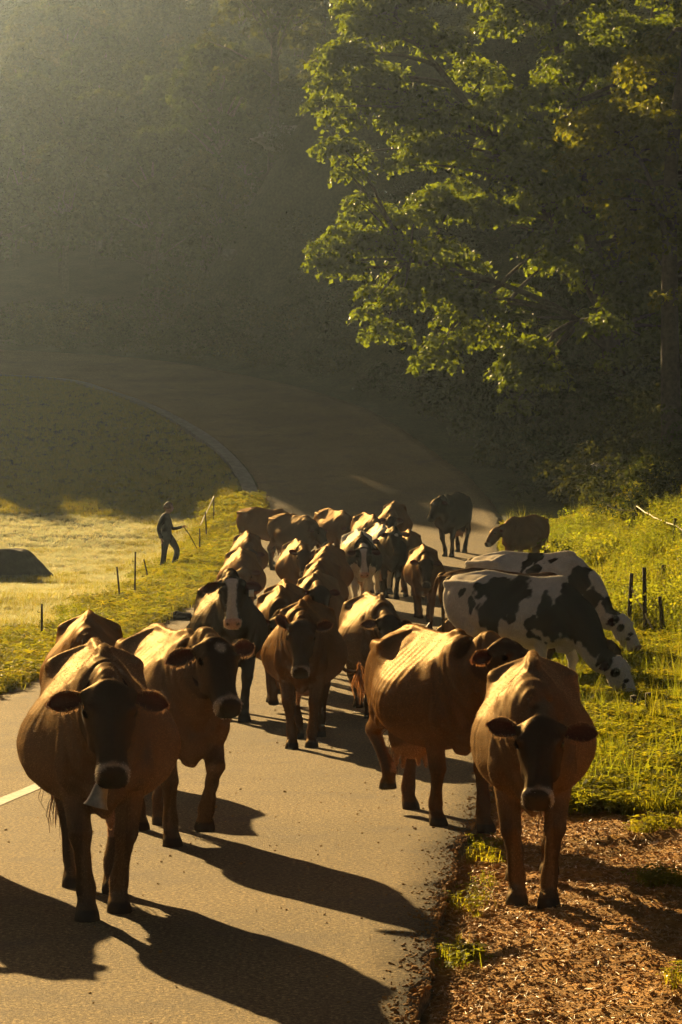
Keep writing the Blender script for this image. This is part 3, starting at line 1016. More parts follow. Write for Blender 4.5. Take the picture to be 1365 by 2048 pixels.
cow('reddish cow showing only its bony hips behind the dark-faced cow', ('w', 574, 1170), 3, .98, 'red', 'a', head(.98, 0, .95, 62, 10), belly=.95, bony=1.3)
cow('pale brown cow with head turned low behind the dark-faced cow, one ear showing', ('w', 630, 1150), -2, 1.02, 'fawn', 'b', head(1.0, .08, 1.12, 50, 16, (10, 10)), belly=1.0)
cow('brown cow third in the file in the middle of the herd', ('w', 640, 1124), -2, 1.0, 'brown', 'c', head(.98, 0, 1.0, 60, 0), belly=1.0)
cow('reddish cow last in the file in the middle of the herd', ('w', 654, 1094), -3, 1.0, 'red', 'd', head(.98, 0, 1.0, 60, 0), belly=1.05)
cow('red-brown cow at the left verge just behind the blazed black cow', ('w', 486, 1101), 4, 1.0, 'red', 'a', head(.98, 0, .98, 60, 0), belly=1.0)
cow('brown cow at the left verge, second behind the blazed black cow', ('w', 498, 1068), 4, 1.02, 'brown', 'b', head(.98, 0, .98, 60, 0), belly=.95)
cow('red-brown cow stepping out alone at the far edge of the lane nearest the herder', ('f', 556, 1128), 42, 1.0, 'red', 'far', head(.98, 0.0, 1.10, 55, -28, (25, 25)), belly=.9)
cow('brown cow with pricked ears at the left of the file behind the dark-faced cow', ('w', 602, 1084), 6, 1.0, 'brown', 'c', head(.96, 0, 1.12, 64, -4, (25, 35)), belly=1.0)
cow('dark brown cow with its head turned right, at the back of the herd', ('w', 610, 1032), 32, 1.0, 'dark', 'a', head(.98, 0, 1.0, 50, 6, (10, 20)), belly=1.0)
cow('brown cow half hidden at the back of the herd, beside the dark brown cow', ('w', 684, 1022), 22, 1.0, 'brown', 'b', head(.98, 0, .95, 50, 10), belly=.95)
cow('brown cow behind the white-backed cow, lower of the two at the back', ('w', 746, 1030), 12, 1.0, 'brown', 'd', head(.98, 0, .98, 55, 0), belly=1.0)
cow('tall brown cow, rearmost in the middle of the herd', ('w', 786, 1008), -4, 1.08, 'brown', 'c', head(.98, 0, 1.0, 58, 0), belly=1.05)
cow('white-backed black cow with a broad white blaze in the middle of the herd', ('f', 722, 1222), 4, 1.10, 'black', 'a', head(.98, 0, 1.02, 66, 0, (-6, -6)), face_style='blaze', patch=[(.05, .84, .70, .22, 0), (.62, .98, .26, .26, 0), (-.75, .9, .2, .25, 0)], belly=.95, vox=.016)
cow('black and white cow half hidden behind the star-faced black cow', ('w', 766, 1051), 6, 1.08, 'black', 'b', head(.98, 0, 1.05, 60, 0), face_style='black', patch=.04, belly=.95)
cow('black cow with a small white star and white forelegs', ('f', 782, 1196), 4, 1.05, 'black', 'c', head(.95, .03, 1.22, 58, 4, (0, 0)), face_style='star', belly=.95, sock=True)
cow('brown cow with a sunlit hump behind the star-faced black cow', ('w', 820, 1064), 0, .98, 'red', 'a', head(.98, 0, .95, 60, 0), belly=.9)
cow('slim dark brown cow facing the camera beside the grazing cows', ('f', 850, 1244), 0, .98, 'brown', 'd', head(.95, 0, 1.06, 66, 0, (10, 10)), belly=.88, cheek=0)
cow('fawn cow with dark head held low behind the large brown cow', ('f', 760, 1438), 8, .98, 'fawn', 'c', head(.95, 0, 1.06, 58, 4, (-4, -8)), belly=.95, vox=.014)
cow('large glossy brown cow turning towards the verge, one hind hoof raised', ('f', 912, 1652), 17, .96, 'brown', [(.34, 0), (-.12, 0), (-.10, 0), (.02, .14)], head(.95, 0.12, 1.20, 42, 26, (20, -4)), belly=1.0, bony=1.15, vox=.013, udder=1.1)
cow('fawn cow with lowered dark head walking on the dirt shoulder', ('f', 1066, 1779), -4, .97, 'fawn', [(.14, 0), (.02, 0), (-.14, 0), (.10, 0)], head(1.0, .04, .985, 55, -4, (4, 28)), belly=.84, vox=.013, ear=1.1)
PF = [(q0, q1, q2 * 1.16, q3 * 1.16, q4) for q0, q1, q2, q3, q4 in [(-.02, 1.02, .20, .20, 20), (-.18, .95, .16, .24, -10), (-.32, 1.13, .13, .09, 30), (-.12, .80, .09, .14, 0), (-.45, .92, .05, .10, 0), (-.62, 1.03, .035, .05, 0), (.42, .98, .07, .12, 0), (.52, .80, .10, .16, 0), (.72, .98, .16, .30, 0), (.95, .75, .26, .17, -50), (.34, .78, .06, .07, 0), (.35, .66, .04, .05, 0), (.12, .86, .04, .07, 0), (.60, 1.16, .09, .06, -30), (1.12, .45, .10, .12, 0)]]
PB = [(.02, 1.20, .12, .10, 0), (.12, 1.04, .10, .07, 30), (-.05, 1.08, .05, .10, 0), (.28, 1.16, .08, .04, 0), (.70, .92, .15, .19, 0), (.85, .70, .12, .12, 0), (1.10, .58, .16, .09, -50), (.62, .80, .06, .06, 0)]
cow('black and white spotted cow grazing the verge, the nearer of two', ('f', 1102, 1388), 50, 1.08, 'black', 'graze', head(1.20, .0, .46, 60, 4, (-10, -10)), face_style='white', patch=PF, belly=1.0, vox=.014, tail=(0, 0))
cow('mostly white cow with black neck grazing the verge, the farther of two', ('f', 1130, 1316), 52, 1.11, 'black', 'graze', head(1.20, .0, .48, 60, 4, (-10, -10)), face_style='white', patch=PB, belly=.95, vox=.015)
cow('dark brown cow squeezed between the two grazing spotted cows', ('f', 1082, 1352), 60, 1.04, 'dark', 'stand', head(1.25, .0, .50, 58, 0), belly=.9, vox=.018, tail=(-.1, 0))
cow('tall black cow with a small white face mark, farthest up the lane', ('f', 897, 1113), -16, 1.16, 'black', 'stand', head(.93, -.08, 1.20, 62, -34, (0, 0)), face_style='star', belly=.9, udder=1.25, vox=.02)
cow('brown cow with lowered head at the far verge under the trees', ('w', 1030, 1034), -34, .96, 'red', 'a', head(1.0, -.12, 1.02, 52, -30, (10, 20)), belly=1.0, vox=.02)
cow('cow walking outside the left edge of the picture, only its shadow falling on the lane', ('x', -2.40, 14.75), 8, 1.0, 'fawn', 'b', head(.98, 0, 1.05, 60, 0), belly=.95, vox=.02)

def build_herd():
    tmp = []
    for c in HERD:
        mb = cow_base(c)
        # hooves in the local frame, for colouring
        hv = []
        for n, (dx, lift) in enumerate(c['pose']):
            s = 1 if n in (0, 2) else -1
            hv.append((( .39 if n < 2 else -.72) + dx, s * .13 * c.get('narrow', .68), lift))
        c['_hooves'] = hv
        o = link('tmp', mb.mesh('tmp', [None]))
        vox = c.get('vox', .0215)
        m = o.modifiers.new('r', 'REMESH'); m.mode = 'VOXEL'; m.voxel_size = vox
        m = o.modifiers.new('s', 'SMOOTH'); m.factor = .5; m.iterations = 5 if vox < .015 else 3
        tmp.append(o)
    dg = bpy.context.evaluated_depsgraph_get()
    dg.update()
    for c, o in zip(HERD, tmp):
        me0 = bpy.data.meshes.new_from_object(o.evaluated_get(dg))
        me = finish_cow(c, me0)
        bpy.data.meshes.remove(me0)
        mode, px, py = c['at']
        h = R(c['heading']); sc = c['scale']
        fw = np.array([math.sin(h), -math.cos(h)])
        if mode == 'f':
            p = hit(px, py)[:2] - fw * .39 * sc
        elif mode == 'w':
            p = hit(px, py, 1.25 * sc)[:2] - fw * .42 * sc
        else:
            p = np.array([px, py])
        pf, ph = p + fw * .39 * sc, p - fw * .72 * sc
        zf, zh = gz(*pf), gz(*ph)
        sl = (zf - zh) / (1.11 * sc)
        f3 = Vector((fw[0], fw[1], sl)).normalized()
        l3 = Vector((0, 0, 1)).cross(f3).normalized()
        u3 = f3.cross(l3)
        z0 = zf - sl * .39 * sc
        Mx = Matrix(((f3.x, l3.x, u3.x, p[0]), (f3.y, l3.y, u3.y, p[1]), (f3.z, l3.z, u3.z, z0 - .004), (0, 0, 0, 1))) @ Matrix.Scale(sc, 4)
        cw = link('cow', me)
        cw.matrix_world = Mx
        tag(cw, c['label'], 'cow', G)
        sw = link('tail_switch', switch_mesh(c), cw)
        vx = c.get('vox', .0215)
        if vx <= .016 and mode != 'x':
            link('coat', coat_mesh(me, 52000 if vx < .0135 else 24000, c['seed'], .014 if vx < .0135 else .018, c['_nskin']), cw)
        P, a, l, u = head_frame(c['head'])
        if c.get('collar'):
            A1 = np.array([.74, 0, .98 + (P[2] - 1.1) * .30]); Q = P - u * .06
            ctr = A1 * .42 + Q * .58 + np.array([0, 0, -.03])
            ax = (Q - A1); ax /= np.linalg.norm(ax)
            e2 = np.cross(ax, [0, 1, 0]); e2 /= np.linalg.norm(e2)
            th = np.linspace(0, 2 * np.pi, 33)
            ring = [ctr + np.array([0, 1, 0]) * math.cos(t) * .112 + e2 * math.sin(t) * .188 for t in th]
            rr_ = []
            for k, pnt in enumerate(ring):
                out = pnt - ctr; out /= np.linalg.norm(out)
                rr_.append(np.array([pnt - ax * .02, pnt - ax * .02 + out * .006, pnt + ax * .02 + out * .006, pnt + ax * .02]))
            m2 = MB(); m2.loft(rr_, cap=False)
            co = m2.build('collar', M_STRAP, cw)
            if c.get('bell'):
                low = ring[int(np.argmin([q[2] for q in ring]))]
                b0 = np.array([P[0] + a[0] * .32 - .02, P[1] - .035, P[2] - .42])
                prof = [(q0 * .72, q1 * .70) for q0, q1 in ((.0, .018), (.004, .038), (.03, .047), (.085, .056), (.13, .068), (.15, .080), (.155, .083))]
                m3 = MB()
                tt = np.linspace(0, 2 * np.pi, 24, endpoint=False)
                lean = R(16)
                def bp(r_, h_):
                    q = np.stack([r_ * .8 * np.cos(tt), r_ * np.sin(tt), np.full(24, -h_)], 1)
                    q2 = q.copy(); q2[:, 1] = q[:, 1] * math.cos(lean) + q[:, 2] * math.sin(lean); q2[:, 2] = q[:, 2] * math.cos(lean) - q[:, 1] * math.sin(lean)
                    return q2 + b0
                m3.loft([bp(r_, h_) for h_, r_ in prof] + [bp(r_ - .006, h_) for h_, r_ in prof[::-1]], cap=True)
                m3.tube([low, b0 + [0, 0, .01]], [.008, .008], 8)
                m3.build('bell', M_BELL, co)
        if c.get('tag'):
            m2 = MB()
            q = P + a * .06 + l * .17 - u * .03
            m2.box(q + np.array([0.02, 0, -.06]), (.006, .045, .06))
            m2.build('ear_tag', M_TAGW, cw)
    for o in tmp:
        md = o.data
        bpy.data.objects.remove(o); bpy.data.meshes.remove(md)

# ------------------------------------------------------------------ scattering
def scatter(name, pts, rots, scl, idx, sources, label, kind='stuff', cat=None):
    col_ = bpy.data.collections.new(name + '_source')
    for k, me in enumerate(sources):
        o = bpy.data.objects.new('%s_source_%02d' % (name, k), me)
        col_.objects.link(o)
    me = bpy.data.meshes.new(name)
    n = len(pts)
    me.vertices.add(n); me.vertices.foreach_set('co', np.asarray(pts, np.float32).ravel())
    a = me.attributes.new('rot', 'FLOAT_VECTOR', 'POINT'); a.data.foreach_set('vector', np.asarray(rots, np.float32).ravel())
    a = me.attributes.new('scl', 'FLOAT', 'POINT'); a.data.foreach_set('value', np.asarray(scl, np.float32))
    a = me.attributes.new('idx', 'INT', 'POINT'); a.data.foreach_set('value', np.asarray(idx, np.int32))
    o = link(name, me)
    ng = bpy.data.node_groups.new(name, 'GeometryNodeTree')
    ng.interface.new_socket('Geometry', in_out='INPUT', socket_type='NodeSocketGeometry')
    ng.interface.new_socket('Geometry', in_out='OUTPUT', socket_type='NodeSocketGeometry')
    N, L = ng.nodes, ng.links
    gi, go = N.new('NodeGroupInput'), N.new('NodeGroupOutput')
    ci = N.new('GeometryNodeCollectionInfo')
    ci.inputs['Collection'].default_value = col_
    ci.inputs['Separate Children'].default_value = True
    ci.inputs['Reset Children'].default_value = True
    ip = N.new('GeometryNodeInstanceOnPoints')
    ip.inputs['Pick Instance'].default_value = True
    def na(nm, ty):
        q = N.new('GeometryNodeInputNamedAttribute'); q.data_type = ty; q.inputs[0].default_value = nm
        return q.outputs[0]
    L.new(gi.outputs[0], ip.inputs['Points'])
    L.new(ci.outputs[0], ip.inputs['Instance'])
    L.new(na('idx', 'INT'), ip.inputs['Instance Index'])
    L.new(na('rot', 'FLOAT_VECTOR'), ip.inputs['Rotation'])
    L.new(na('scl', 'FLOAT'), ip.inputs['Scale'])
    L.new(ip.outputs[0], go.inputs[0])
    m = o.modifiers.new('scatter', 'NODES'); m.node_group = ng
    return tag(o, label, cat, None, kind)

def blade(r, V, F, p, L, w, lean, an, seg=3):
    d = np.array([math.cos(an), math.sin(an), 0]); s = np.array([-math.sin(an), math.cos(an), 0])
    n = len(V)
    for i in range(seg + 1):
        t = i / seg
        q = p + d * (lean * L * t * t) + np.array([0, 0, L * (t - .35 * lean * t * t)])
        ww = w * (1 - t * .92)
        V += [q - s * ww, q + s * ww]
    for i in range(seg): F.append((n + 2 * i, n + 2 * i + 1, n + 2 * i + 3, n + 2 * i + 2))

def grass_tuft(seed, nb, lo, hi, w, spread, mat):
    r = random.Random(seed); V, F = [], []
    for k in range(nb):
        p = np.array([r.gauss(0, spread), r.gauss(0, spread), -.01])
        blade(r, V, F, p, r.uniform(lo, hi), w * r.uniform(.6, 1.3), r.uniform(.1, .9), r.uniform(0, 6.28))
    return quadmesh('grass_tuft', V, F, mat)

def leaf4(V, F, p, d, nrm, L, W):
    """a small folded leaf: two quads along a mid rib"""
    d = d / (np.linalg.norm(d) + 1e-9)
    s = np.cross(nrm, d); s /= (np.linalg.norm(s) + 1e-9)
    nn = np.cross(d, s)
    n = len(V)
    V += [p, p + d * L * .5 + s * W + nn * W * .25, p + d * L, p + d * L * .5 - s * W + nn * W * .25]
    F.append((n, n + 1, n + 2, n + 3))

def clover_tuft(seed, nb, h, mat):
    r = random.Random(seed); V, F = [], []
    for k in range(nb):
        b = np.array([r.gauss(0, .055), r.gauss(0, .055), 0]); top = b + np.array([r.gauss(0, .015), r.gauss(0, .015), r.uniform(.4, 1) * h])
        a0 = r.uniform(0, 6.28)
        for j in range(3):
            an = a0 + j * 2.09
            leaf4(V, F, top, np.array([math.cos(an), math.sin(an), r.uniform(-.3, .4)]), np.array([0, 0, 1.0]), r.uniform(.026, .042), .015)
        n = len(V); w = np.array([.0015, .0015, 0]); V += [b - w, b + w, top + w, top - w]; F.append((n, n + 1, n + 2, n + 3))
    return quadmesh('clover_tuft', V, F, mat)

def weed_plant(seed, h, nst, mat, leafL=.07, spread=.12):
    r = random.Random(seed); V, F = [], []
    for k in range(nst):
        an = r.uniform(0, 6.28); rad = abs(r.gauss(0, spread))
        b = np.array([math.cos(an) * rad, math.sin(an) * rad, -.02]); H = h * r.uniform(.55, 1.0)
        ln = r.uniform(.05, .30); a2 = r.uniform(0, 6.28)
        def pt(t): return b + np.array([math.cos(a2) * ln * H * t * t, math.sin(a2) * ln * H * t * t, H * t])
        n = len(V)
        for i in range(4):
            q = pt(i / 3); w = .004 * (1.3 - i / 3)
            V += [q - [w, w, 0], q + [w, w, 0]]
        for i in range(3): F.append((n + 2 * i, n + 2 * i + 1, n + 2 * i + 3, n + 2 * i + 2))
        nl = int(H / .035)
        for j in range(nl):
            t = .12 + .88 * j / nl
            a3 = j * 2.4 + r.uniform(-.4, .4)
            L = leafL * r.uniform(.6, 1.2) * (1.15 - t * .6)
            leaf4(V, F, pt(t), np.array([math.cos(a3), math.sin(a3), r.uniform(-.25, .6)]), np.array([r.gauss(0, .3), r.gauss(0, .3), 1.0]), L, L * .24)
        if r.random() < .6:
            q = pt(1.0)
            for j in range(9):
                a3 = r.uniform(0, 6.28)
                leaf4(V, F, q + np.array([r.gauss(0, .012), r.gauss(0, .012), r.uniform(-.06, .03)]), np.array([math.cos(a3), math.sin(a3), .8]), np.array([0, 0, 1.0]), .02, .007)
    return quadmesh('weed_plant', V, F, mat)

def leaf_cloud(centers, radii, per, size, seed, flat=.6, shell=.55):
    """leaf quads spread over many flattened domes: arrays V, F"""
    r = np.random.default_rng(seed)
    Vs, Fs, n = [], [], 0
    for c, rad in zip(centers, radii):
        k = max(8, int(per * rad * rad))
        d = r.normal(size=(k, 3)); d /= np.linalg.norm(d, axis=1)[:, None]
        d[:, 2] = np.where(d[:, 2] < -.35, -d[:, 2], d[:, 2])
        rr = rad * (shell + (1 - shell) * r.random(k)) * (1 + .22 * np.sin(d[:, 0] * 5 + rad * 9) * np.cos(d[:, 1] * 6 + rad * 5))
        p = d * rr[:, None]
        p[:, 2] *= flat
        p[:, 2] -= .22 * (p[:, 0] ** 2 + p[:, 1] ** 2) / rad
        p = p + c
        nr = d * .7 + r.normal(size=(k, 3)) * .55 + np.array([0, 0, .35]); nr /= np.linalg.norm(nr, axis=1)[:, None]
        t = r.normal(size=(k, 3)) + np.array([0, 0, -.8]) + d * .6
        t -= nr * (t * nr).sum(1)[:, None]; t /= np.linalg.norm(t, axis=1)[:, None] + 1e-9
        s = np.cross(nr, t)
        L = (size * r.uniform(.6, 1.35, k))[:, None]
        q = np.stack([p - t * L * .5, p + s * L * .40 + nr * L * .12, p + t * L * .55, p - s * L * .40 + nr * L * .12], 1)
        Vs.append(q.reshape(-1, 3)); Fs.append(np.arange(k * 4).reshape(-1, 4) + n); n += k * 4
    return np.vstack(Vs), np.vstack(Fs)

def in_poly(x, y, poly):
    c = False; n = len(poly); j = n - 1
    for i in range(n):
        xi, yi = poly[i]; xj, yj = poly[j]
        if (yi > y) != (yj > y) and x < (xj - xi) * (y - yi) / (yj - yi) + xi: c = not c
        j = i
    return c

def limb(mb, a, b, r0, r1, sag=.0, seed=0, n=8):
    rd = random.Random(seed)
    a, b = np.asarray(a, float), np.asarray(b, float)
    L = np.linalg.norm(b - a)
    P = [a + (b - a) * t + np.array([rd.gauss(0, .03), rd.gauss(0, .03), 0]) * L * (0 < t < 1) + np.array([0, 0, sag * L * math.sin(math.pi * t)]) for t in (0, .3, .65, 1)]
    mb.tube(P, [r0, r0 * .7 + r1 * .3, r0 * .35 + r1 * .65, r1], 8, n, side=(.3, 1, .1))

# ------------------------------------------------------------------ the wood on the hillside
def wood_tree(seed, h, w):
    r = random.Random(seed); mb = MB()
    mb.tube([(0, 0, -.5), (r.uniform(-.2, .2), 0, h * .4), (r.uniform(-.4, .4), r.uniform(-.4, .4), h * .9)], [.22, .16, .05], 8, 8)
    cs, rs = [], []
    for k in range(46):
        t = r.random() ** .7
        z = h * (.28 + .70 * t); env = w * math.sin(math.pi * (.18 + .80 * t) ** .9) ** .7
        an = r.uniform(0, 6.28); q = env * math.sqrt(r.random())
        cs.append(np.array([math.cos(an) * q, math.sin(an) * q, z])); rs.append(r.uniform(.7, 1.25))
        if k % 4 == 0: limb(mb, (0, 0, z * .7), cs[-1], .07, .02, .05, seed + k, 4)
    V, F = leaf_cloud(cs, rs, 130, .30, seed, .62)
    me = quadmesh('tree', np.vstack([V] + mb.v), np.vstack([F, np.array([f for f in mb.f if len(f) == 4]) + len(V)]), [M_FAR, M_BARK])
    mi = np.zeros(len(me.polygons), np.int32); mi[len(F):] = 1
    me.polygons.foreach_set('material_index', mi)
    return me

def build_wood():
    src = [wood_tree(s, h, w) for s, h, w in ((1, 10, 3.2), (2, 12, 3.6), (3, 8.5, 3.4), (4, 11, 2.8))]
    r = np.random.default_rng(3)
    P, Rr, S, I = [], [], [], []
    cells = []
    for y in np.arange(113, 186, 3.1):
        for x in np.arange(-95, 62, 3.6):
            cells.append((x + r.uniform(-1.4, 1.4), y + r.uniform(-1.2, 1.2)))
    for x, y in cells:
        if y < 118 and r.random() < .35: continue
        z_ = float(ground_z(np.array([x]), np.array([y]))[0]); k_ = int(r.integers(0, 4))
        room = .366 * (y - 72.5 + 6.0 * float(sstep(-20.5, -17.5, x))) + 1.2 - z_ + 3.0 * (x > 4)
        P.append((x, y, z_ - .2))
        Rr.append((r.uniform(-.06, .06), r.uniform(-.06, .06), r.uniform(0, 6.28)))
        S.append(max(.22, min(r.uniform(.65, 1.0), room / (10, 12, 8.5, 11)[k_] * r.uniform(.8, 1.0)))); I.append(k_)
    scatter('far_wood', P, Rr, S, I, src, 'hazy dark wood covering the hillside behind the bend')
    # low dark growth on the shaded bank right of the lane and along the foot of the hill
    bsh = []
    for s in range(4):
        rd = random.Random(50 + s); cs, rs = [], []
        for k in range(9):
            cs.append(np.array([rd.gauss(0, .38), rd.gauss(0, .38), rd.uniform(.12, .75)])); rs.append(rd.uniform(.25, .45))
        V, F = leaf_cloud(cs, rs, 420, .085, 60 + s, .8)
        bsh.append(quadmesh('bush', V, F, M_FAR))
    P, Rr, S, I = [], [], [], []
    while len(P) < 900:
        y = r.uniform(62, 114); x = r.uniform(-34, 26)
        rr_ = float(RIGHT(np.array([min(y, 111)]))[0])
        if x < rr_ + .9 + 1.2 * r.random() or abs(x) > .1264 * y + 5: continue
        if y < 72 and x < rr_ + 3: continue
        P.append((x, y, float(ground_z(np.array([x]), np.array([y]))[0]) - .1))
        Rr.append((0, 0, r.uniform(0, 6.28))); S.append(r.uniform(.5, 1.5)); I.append(int(r.integers(0, 4)))
    scatter('undergrowth', P, Rr, S, I, bsh, 'dark undergrowth on the shaded bank beyond the lane')

# ------------------------------------------------------------------ the trees on the bank
def big_tree(name, label, base, stems, poly, explicit, d0, d1, n, seed, per, size, rad=(.75, 1.25)):
    r = random.Random(seed)
    cs, rs = [], []
    for px, py, dd in explicit:
        cs.append(at(px, py, dd)); rs.append(r.uniform(.6, .95))
    xs_ = [p[0] for p in poly]; ys_ = [p[1] for p in poly]
    k = 0
    while k < n:
        px, py = r.uniform(min(xs_), max(xs_)), r.uniform(min(ys_), max(ys_))
        if not in_poly(px, py, poly): continue
        cs.append(at(px, py, r.uniform(d0, d1))); rs.append(r.uniform(*rad)); k += 1
    root = bpy.data.objects.new(name, None); C.objects.link(root)
    root.location = base
    tag(root, label, 'tree')
    b = np.array(base)
    V, F = leaf_cloud(cs, rs, per, size, seed, .5)
    cr = link('crown', quadmesh('crown', V - b, F, M_LEAF), root)
    tr = MB(); lm = MB()
    ends = []
    for pts, r0 in stems:
        Q = [np.array(p, float) for p in pts]
        tr.tube([q - b for q in Q], [r0 * (1 - .8 * i / (len(Q) - 1)) for i in range(len(Q))], 10, 18, side=(.2, 1, .1))
        S_ = catmull(np.array(Q), 14)
        ends += list(S_[3:])
    E = np.array(ends)
    for j, c in enumerate(cs):
        if j % 2 and j > len(explicit): continue
        dist = np.linalg.norm((E - c) * np.array([1, 1, 1.6]), axis=1) + np.where(E[:, 2] > c[2], 2.5, 0)
        e = E[int(np.argmin(dist))]
        limb(lm, e - b, c - b, .055 + .008 * np.linalg.norm(e - c), .012, .06, seed + j, 6)
    tr.build('trunk', M_BARK, root)
    lm.build('limb', M_BARK, root)
    return root

def hill_tree(label, px, d, h, w, seed):
    r = random.Random(seed)
    x = (px - 682.5) / FPX * d
    z0 = gz(x, d) - .3
    cs, rs = [], []
    for k in range(70):
        t = r.random() ** .75
        env = w * math.sin(math.pi * (.16 + .80 * t) ** .9) ** .65
        an = r.uniform(0, 6.28); q = env * math.sqrt(r.random())
        cs.append(np.array([math.cos(an) * q, math.sin(an) * q, h * (.22 + .76 * t)])); rs.append(r.uniform(.6, 1.05))
    root = bpy.data.objects.new('hillside_tree', None); C.objects.link(root); root.location = (x, d, z0)
    tag(root, label, 'tree', 'trees standing out of the hillside wood')
    V, F = leaf_cloud(cs, rs, 120, .27, seed, .6)
    link('crown', quadmesh('crown', V, F, M_FAR), root)
    tr = MB(); tr.tube([(0, 0, -.3), (.1, 0, h * .4), (-.1, .1, h * .9)], [.24, .17, .04], 8, 10)
    tr.build('trunk', M_BARK, root)
    lm = MB()
    for j in range(0, 70, 3): limb(lm, (0, 0, cs[j][2] * .72), cs[j], .07, .015, .05, seed + j, 4)
    lm.build('limb', M_BARK, root)

def build_trees():
    hill_tree('round hazy tree above the bend, left of the large spreading tree', 545, 116, 11.5, 3.0, 71)
    hill_tree('hazy tree above the far side of the bend, lower than the round one', 440, 121, 8.5, 2.6, 72)
    hill_tree('tall hazy tree behind the outer branches of the large spreading tree', 640, 124, 14.0, 3.4, 73)
    hill_tree('pale sunlit tree high on the hillside at the top of the picture', 590, 148, 13.0, 4.0, 74)
    hill_tree('faint misty tree at the top of the picture, left of the pale sunlit one', 480, 154, 10.0, 3.4, 75)
    poly = [(720, -60), (690, 70), (665, 190), (690, 300), (715, 380), (715, 430), (690, 500), (740, 560), (790, 600), (850, 660), (960, 690), (1060, 780), (1120, 740), (1330, 720), (1480, 660), (1600, 300), (1560, -250), (1150, -420), (850, -260)]
    ex = []
    for px, py in ((700, 20), (730, 50), (690, 110), (655, 175), (640, 215), (680, 240), (720, 200), (690, 300), (665, 300), (700, 350), (720, 405), (690, 470), (655, 500), (640, 530), (690, 540), (740, 480),
                   (745, 590), (735, 630), (775, 670), (800, 600), (810, 560), (850, 560), (890, 520), (905, 640), (885, 690), (930, 600), (960, 610), (1030, 590), (1040, 640), (870, 725), (1030, 815), (1060, 700), (1180, 640), (1240, 725),
                   (800, 330), (850, 300), (880, 250), (940, 330), (1000, 200), (900, 420), (830, 440), (980, 440)):
        ex.append((px, py, 80 + 3.0 * ((px * 7 + py * 3) % 100) / 100 + (px - 640) / 200))
    b = at(1235, 850, 84); b[2] = gz(b[0], b[1]) - .3
    st = [([b, at(1215, 640, 84), at(1160, 350, 83.5), at(1110, 50, 83), at(1060, -250, 83)], .36),
          ([at(1215, 640, 84), at(1130, 480, 84.5), at(1010, 300, 84), at(880, 140, 83.5), at(790, 30, 83)], .22),
          ([at(1205, 600, 84), at(1260, 380, 85), at(1300, 100, 86), at(1330, -200, 86)], .24),
          ([at(1222, 700, 84), at(1120, 620, 83.5), at(980, 560, 83), at(820, 520, 82)], .16)]
    big_tree('maple_tree', 'large spreading tree with sunlit yellow-green leaves leaning over the lane', b, st, poly, ex, 81, 87, 270, 21, 420, .185)
    poly2 = [(1190, 170), (1260, 150), (1330, 90), (1480, 40), (1620, 200), (1600, 560), (1400, 560), (1330, 520), (1240, 480), (1170, 400), (1160, 260)]
    ex2 = [(1230, 225, 74), (1185, 285, 74), (1295, 150, 74), (1210, 300, 74), (1260, 260, 74), (1330, 250, 73), (1230, 360, 74), (1200, 400, 74), (1250, 420, 74), (1330, 400, 73), (1345, 250, 73), (1300, 440, 74), (1345, 600, 73)]
    b2 = at(1345, 930, 73); b2[2] = gz(b2[0], b2[1]) - .3
    st2 = [([b2, at(1340, 640, 73), at(1345, 300, 73.3), at(1390, 0, 73.6), at(1410, -200, 74)], .30), ([at(1342, 500, 73), at(1300, 360, 73.4), at(1250, 270, 74)], .12)]
    big_tree('bank_tree', 'tree with a straight trunk at the right edge, behind the fence', b2, st2, poly2, ex2, 73, 78, 60, 33, 300, .165)

